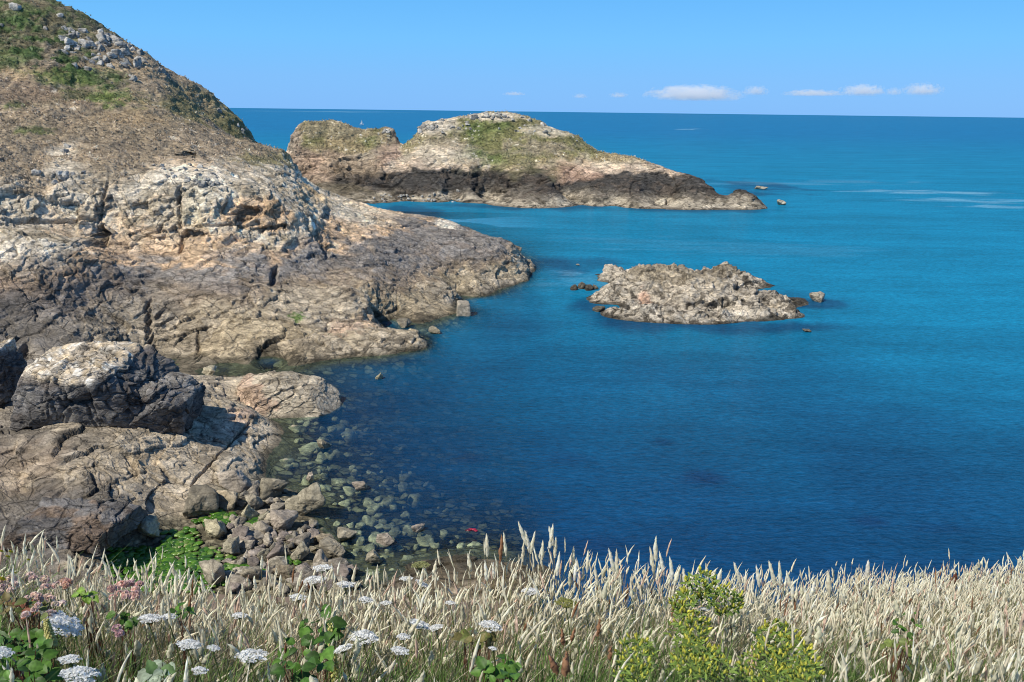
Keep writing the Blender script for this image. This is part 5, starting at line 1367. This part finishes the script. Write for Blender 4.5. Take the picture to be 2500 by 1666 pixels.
def ragwort(u, v, spots, label):
    c0 = top_hit(u, 1440, 0); g0 = np.array([c0[0], c0[1], float(bank(c0[0], c0[1]))])
    e = bpy.data.objects.new('yellow_flower', None); COL.objects.link(e); e.location = g0; tag(e, label, 'flower')
    stm = Acc(); tube(stm, arc(np.zeros(3), at_d(u, v + 60, c0[1]) - g0, (.01, 0, 0), 5), .002, .0014, np.array((.22, .28, .09)), 4)
    for (uu, vv, r) in spots:
        c = at_d(uu, vv, c0[1] + rp_.normal(0, .04)); R = px(c, r)
        tube(stm, arc(at_d(u, v + 60, c0[1]) - g0, c - g0, (0, 0, -.01), 5), .0012, .0009, np.array((.26, .30, .10)), 3)
        f = Acc(); th = np.linspace(0, 2 * math.pi, 25)[:-1]
        ring = [c - g0 + np.array([math.cos(w), -.45 * math.sin(w) - .2, math.sin(w) * .8]) * R * (1 if i % 2 == 0 else .6) for i, w in enumerate(th)]
        f.add([c - g0 + np.array([0, -R * .4, R * .1])] + ring, np.array((.80, .55, .04)), T=[[0, i + 1, (i + 1) % 24 + 1] for i in range(24)])
        f.build('flower_head', MAT_FLOWER, e)
    stm.build('stems', MAT_GRASS, e)
ragwort(8, 1345, ((6, 1412, 11), (20, 1358, 6), (27, 1346, 6), (4, 1345, 6), (36, 1398, 5), (2, 1440, 8), (70, 1366, 5)), 'small yellow daisy flowers on branching stems at the left picture edge')
def spike_flower(u, v0, v1, wpx, label):
    c = top_hit(u, v0, .05); dd = c[1]; top_, bot = at_d(u - 6, v0, dd), at_d(u + 8, v1, dd); g0 = np.array([bot[0], dd, float(bank(bot[0], dd))])
    e = bpy.data.objects.new('flower_spike', None); COL.objects.link(e); e.location = g0; tag(e, label, 'flower')
    stm = Acc(); tube(stm, np.concatenate([arc(np.zeros(3), bot - g0, n=3), arc(bot - g0, top_ - g0, (.008, 0, 0), 6)[1:]]), .003, .0015, np.array((.28, .30, .10))); stm.build('stem', MAT_GRASS, e)
    fl = Acc(); ax = top_ - bot; m = 95
    for k in range(m):
        t = k / m; p = bot + ax * t - g0; th = k * 2.39996; R = px(c, wpx) / 2 * (1 - .55 * t)
        o = np.array([math.cos(th), math.sin(th), -.55]); s = R * .42
        spikes(fl, (p + o * R * .35)[None], o[None], np.array([R * .8]), np.array([s]), np.array((.74, .70, .30))[None] * rp_.uniform(.85, 1.15), np.zeros((1, 3)), rings=4, sides=5, fluff=.12)
    fl.build('bells', MAT_FLOWER, e)['kind'] = 'stuff'
spike_flower(812, 1518, 1690, 30, 'tall pale yellow flower spike at the bottom, left of the round umbel')
spike_flower(118, 1510, 1570, 26, 'short pale yellow flower spike beside the large tilted umbel')

# ---- dry bramble runners
def runner(pts, d, label, r=.0022, colr=(.50, .42, .33), thorns=True):
    P_ = np.array([at_d(u, v, dd) for (u, v), dd in zip(pts, d)])
    t = np.linspace(0, len(P_) - 1, len(P_) * 6); i = np.arange(len(P_))
    # smooth path through the points
    from numpy.polynomial import polynomial as _p
    Q_ = np.stack([_p.polyval(t, _p.polyfit(i, P_[:, k], min(4, len(P_) - 1))) for k in range(3)], 1)
    g0 = Q_[0].copy(); ac = Acc(); tube(ac, Q_ - g0, r, r * .55, np.array(colr), 5)
    if thorns:
        for k in range(2, len(Q_) - 1):
            o = np.array([rp_.normal(), rp_.normal(), rp_.normal()]); o /= np.linalg.norm(o); s = r * 3.2
            dv = Q_[k] - Q_[k - 1]; dv /= np.linalg.norm(dv)
            ac.add(np.array([Q_[k] - dv * r * 1.2, Q_[k] + dv * r * 1.2, Q_[k] + o * s]) - g0, np.array(colr) * .9, T=[[0, 1, 2]])
    tag(ac.build('dry_runner', MAT_DRY, origin=g0), label, 'stem')
runner(((1600, 1385), (1572, 1355), (1545, 1332), (1510, 1312), (1475, 1298), (1440, 1305)), [4.1] * 6, 'thin dry bramble runner arching left above the tall grass heads')
runner(((1518, 1400), (1528, 1372), (1550, 1346), (1580, 1336), (1610, 1332)), [4.1] * 5, 'short dry runner crossing the tall grass heads to the right')
runner(((1835, 1412), (1870, 1390), (1905, 1378), (1950, 1382), (1990, 1394), (2016, 1412)), [4.7, 4.8, 4.9, 5.0, 5.1, 5.2], 'dry thorny bramble runner arching over the water right of centre')
runner(((1610, 1390), (1640, 1372), (1680, 1365), (1690, 1375)), [4.3] * 4, 'small dry runner curling above the yellow plant', .0016)
runner(((194, 1500), (197, 1455), (215, 1410), (232, 1375), (230, 1345), (227, 1334)), [3.5] * 6, 'pale thorny dry stem standing upright against the brown rocks', .003, (.62, .54, .46))
# ------------------------------------------------------------------ low cumulus far out
m, nt, out = new_mat('cloud_vapour')
tc = N(nt, 'ShaderNodeTexCoord'); sep = N(nt, 'ShaderNodeSeparateXYZ'); L(nt, tc.outputs['Object'], sep.inputs[0])
oi = N(nt, 'ShaderNodeObjectInfo')
ln = N(nt, 'ShaderNodeVectorMath', operation='LENGTH'); L(nt, tc.outputs['Object'], ln.inputs[0])
off = N(nt, 'ShaderNodeVectorMath', operation='ADD'); L(nt, tc.outputs['Object'], off.inputs[0])
sc_ = N(nt, 'ShaderNodeVectorMath', operation='SCALE'); L(nt, oi.outputs['Location'], sc_.inputs[0]); sc_.inputs[3].default_value = .0131; L(nt, sc_.outputs[0], off.inputs[1])
mp = N(nt, 'ShaderNodeMapping'); mp.inputs['Scale'].default_value = (2.6, 1.2, 1.0); L(nt, off.outputs[0], mp.inputs['Vector'])
nz = N(nt, 'ShaderNodeTexNoise', in_Scale=2.4, in_Detail=7.0, in_Roughness=.62); L(nt, mp.outputs[0], nz.inputs['Vector'])
f = math_node(nt, 'SUBTRACT', math_node(nt, 'MULTIPLY', nz.outputs[0], 2.5), math_node(nt, 'ADD', math_node(nt, 'MULTIPLY', ln.outputs['Value'], 1.0), .43))
f = math_node(nt, 'MULTIPLY', f, 1.3, clamp=True)
# flat base
fl_ = N(nt, 'ShaderNodeMapRange', in_1=-.55, in_2=-.1, in_3=0.0, in_4=1.0); L(nt, sep.outputs[2], fl_.inputs[0])
f = math_node(nt, 'MULTIPLY', f, fl_.outputs[0])
f = math_node(nt, 'MULTIPLY', f, .0055)
vs = N(nt, 'ShaderNodeVolumeScatter'); vs.inputs['Color'].default_value = (.95, .98, 1, 1); vs.inputs['Anisotropy'].default_value = .0
L(nt, f, vs.inputs['Density']); L(nt, vs.outputs[0], out.inputs['Volume'])
V, T = ICO[4]
me = make_mesh('cloud', V, [T], None, m)
for (u, v, w, h, lab) in ((1695, 232, 240, 52, 'longest white cloud bank low over the horizon'), (1845, 224, 66, 34, 'small puffy cloud just right of the longest cloud bank'), (1985, 229, 150, 22, 'thin flat wisp of cloud between the two cloud groups'), (2108, 224, 120, 40, 'white cloud left in the right-hand cloud group'),
                          (2184, 226, 44, 28, 'smallest puffy cloud in the middle of the right-hand group'), (2252, 222, 100, 42, 'rightmost puffy white cloud over the sea'), (1416, 236, 40, 18, 'very faint wisp of cloud left above the island'), (1510, 234, 50, 20, 'faint small cloud left of the longest cloud bank'), (1255, 230, 60, 14, 'faintest wisp of cloud above the grassy island')):
    D_ = 24000.; c = at_d(u, v, D_); k = D_ / F * 1.03
    o = add_obj('cloud', me, loc=c); o.scale = (w * k * .5, w * k * .4, h * k * .48); tag(o, lab, 'cloud', 'low clouds over the horizon')
# ------------------------------------------------------------------ rough turf on the slopes: tufts of bracken and grass
def tufts(name, parent_mesh, vegw, n, size, label, rng):
    me = parent_mesh.data; m = len(me.vertices)
    co = np.empty(m * 3, np.float32); me.vertices.foreach_get('co', co); co = co.reshape(-1, 3)
    cc = np.empty(m * 4, np.float32); me.color_attributes['Col'].data.foreach_get('color', cc); cc = cc.reshape(-1, 4)[:, :3]
    ok = np.nonzero(vegw > .55)[0]; i = rng.choice(ok, n); k = len(i)
    c = co[i] + rng.normal(0, .12, (k, 3)).astype(np.float32); s = size * rng.lognormal(0, .35, k)
    acc = Acc()
    for blade in range(4):
        th = rng.uniform(0, 6.28, k); o = np.stack([np.cos(th), np.sin(th), np.zeros(k)], 1)
        tip = c + o * (s * rng.uniform(.2, .8, k))[:, None] + np.array([0, 0, 1]) * (s * rng.uniform(.5, 1.1, k))[:, None]
        sd = np.stack([-np.sin(th), np.cos(th), np.zeros(k)], 1) * (s * .28)[:, None]
        mid = (c + tip) / 2 + np.array([0, 0, .1]) * s[:, None]
        V = np.stack([c - sd * .6, c + sd * .6, mid + sd, tip, mid - sd], 1).reshape(-1, 3)
        base = np.clip(cc[i] * 1.65 * rng.uniform(.9, 1.15, k)[:, None], .01, 1)
        base = base * .75 + base.mean(1, keepdims=True) * .25
        C = np.stack([base * .9, base * .9, base * 1.0, base * 1.15, base], 1).reshape(-1, 3)
        b = np.arange(k) * 5
        acc.add(V, C, T=np.concatenate([np.stack([b, b + 1, b + 2], 1), np.stack([b, b + 2, b + 4], 1), np.stack([b + 4, b + 2, b + 3], 1)]))
    o = acc.build(name, MAT_TURF); tag(o, label, 'turf', kind='stuff')
MAT_TURF = plant_material('turf', .25, .85, .1)
tr_ = np.random.default_rng(31)
tufts('bracken', headland, VEG_HEAD, 30000, .21, 'brown bracken, dry grass and low green scrub on the headland slope', tr_)
tufts('turf', bpy.data.objects['grassy_island'], VEG_ISLAND[cut * mS:], 9000, .28, 'short green and straw turf on the dome of the island', tr_)
tufts('dry_turf', bpy.data.objects['sea_stack'], VEG_ISLAND[:(cut + 1) * mS], 4000, .26, 'olive dry turf on the domed top of the sea stack', tr_)
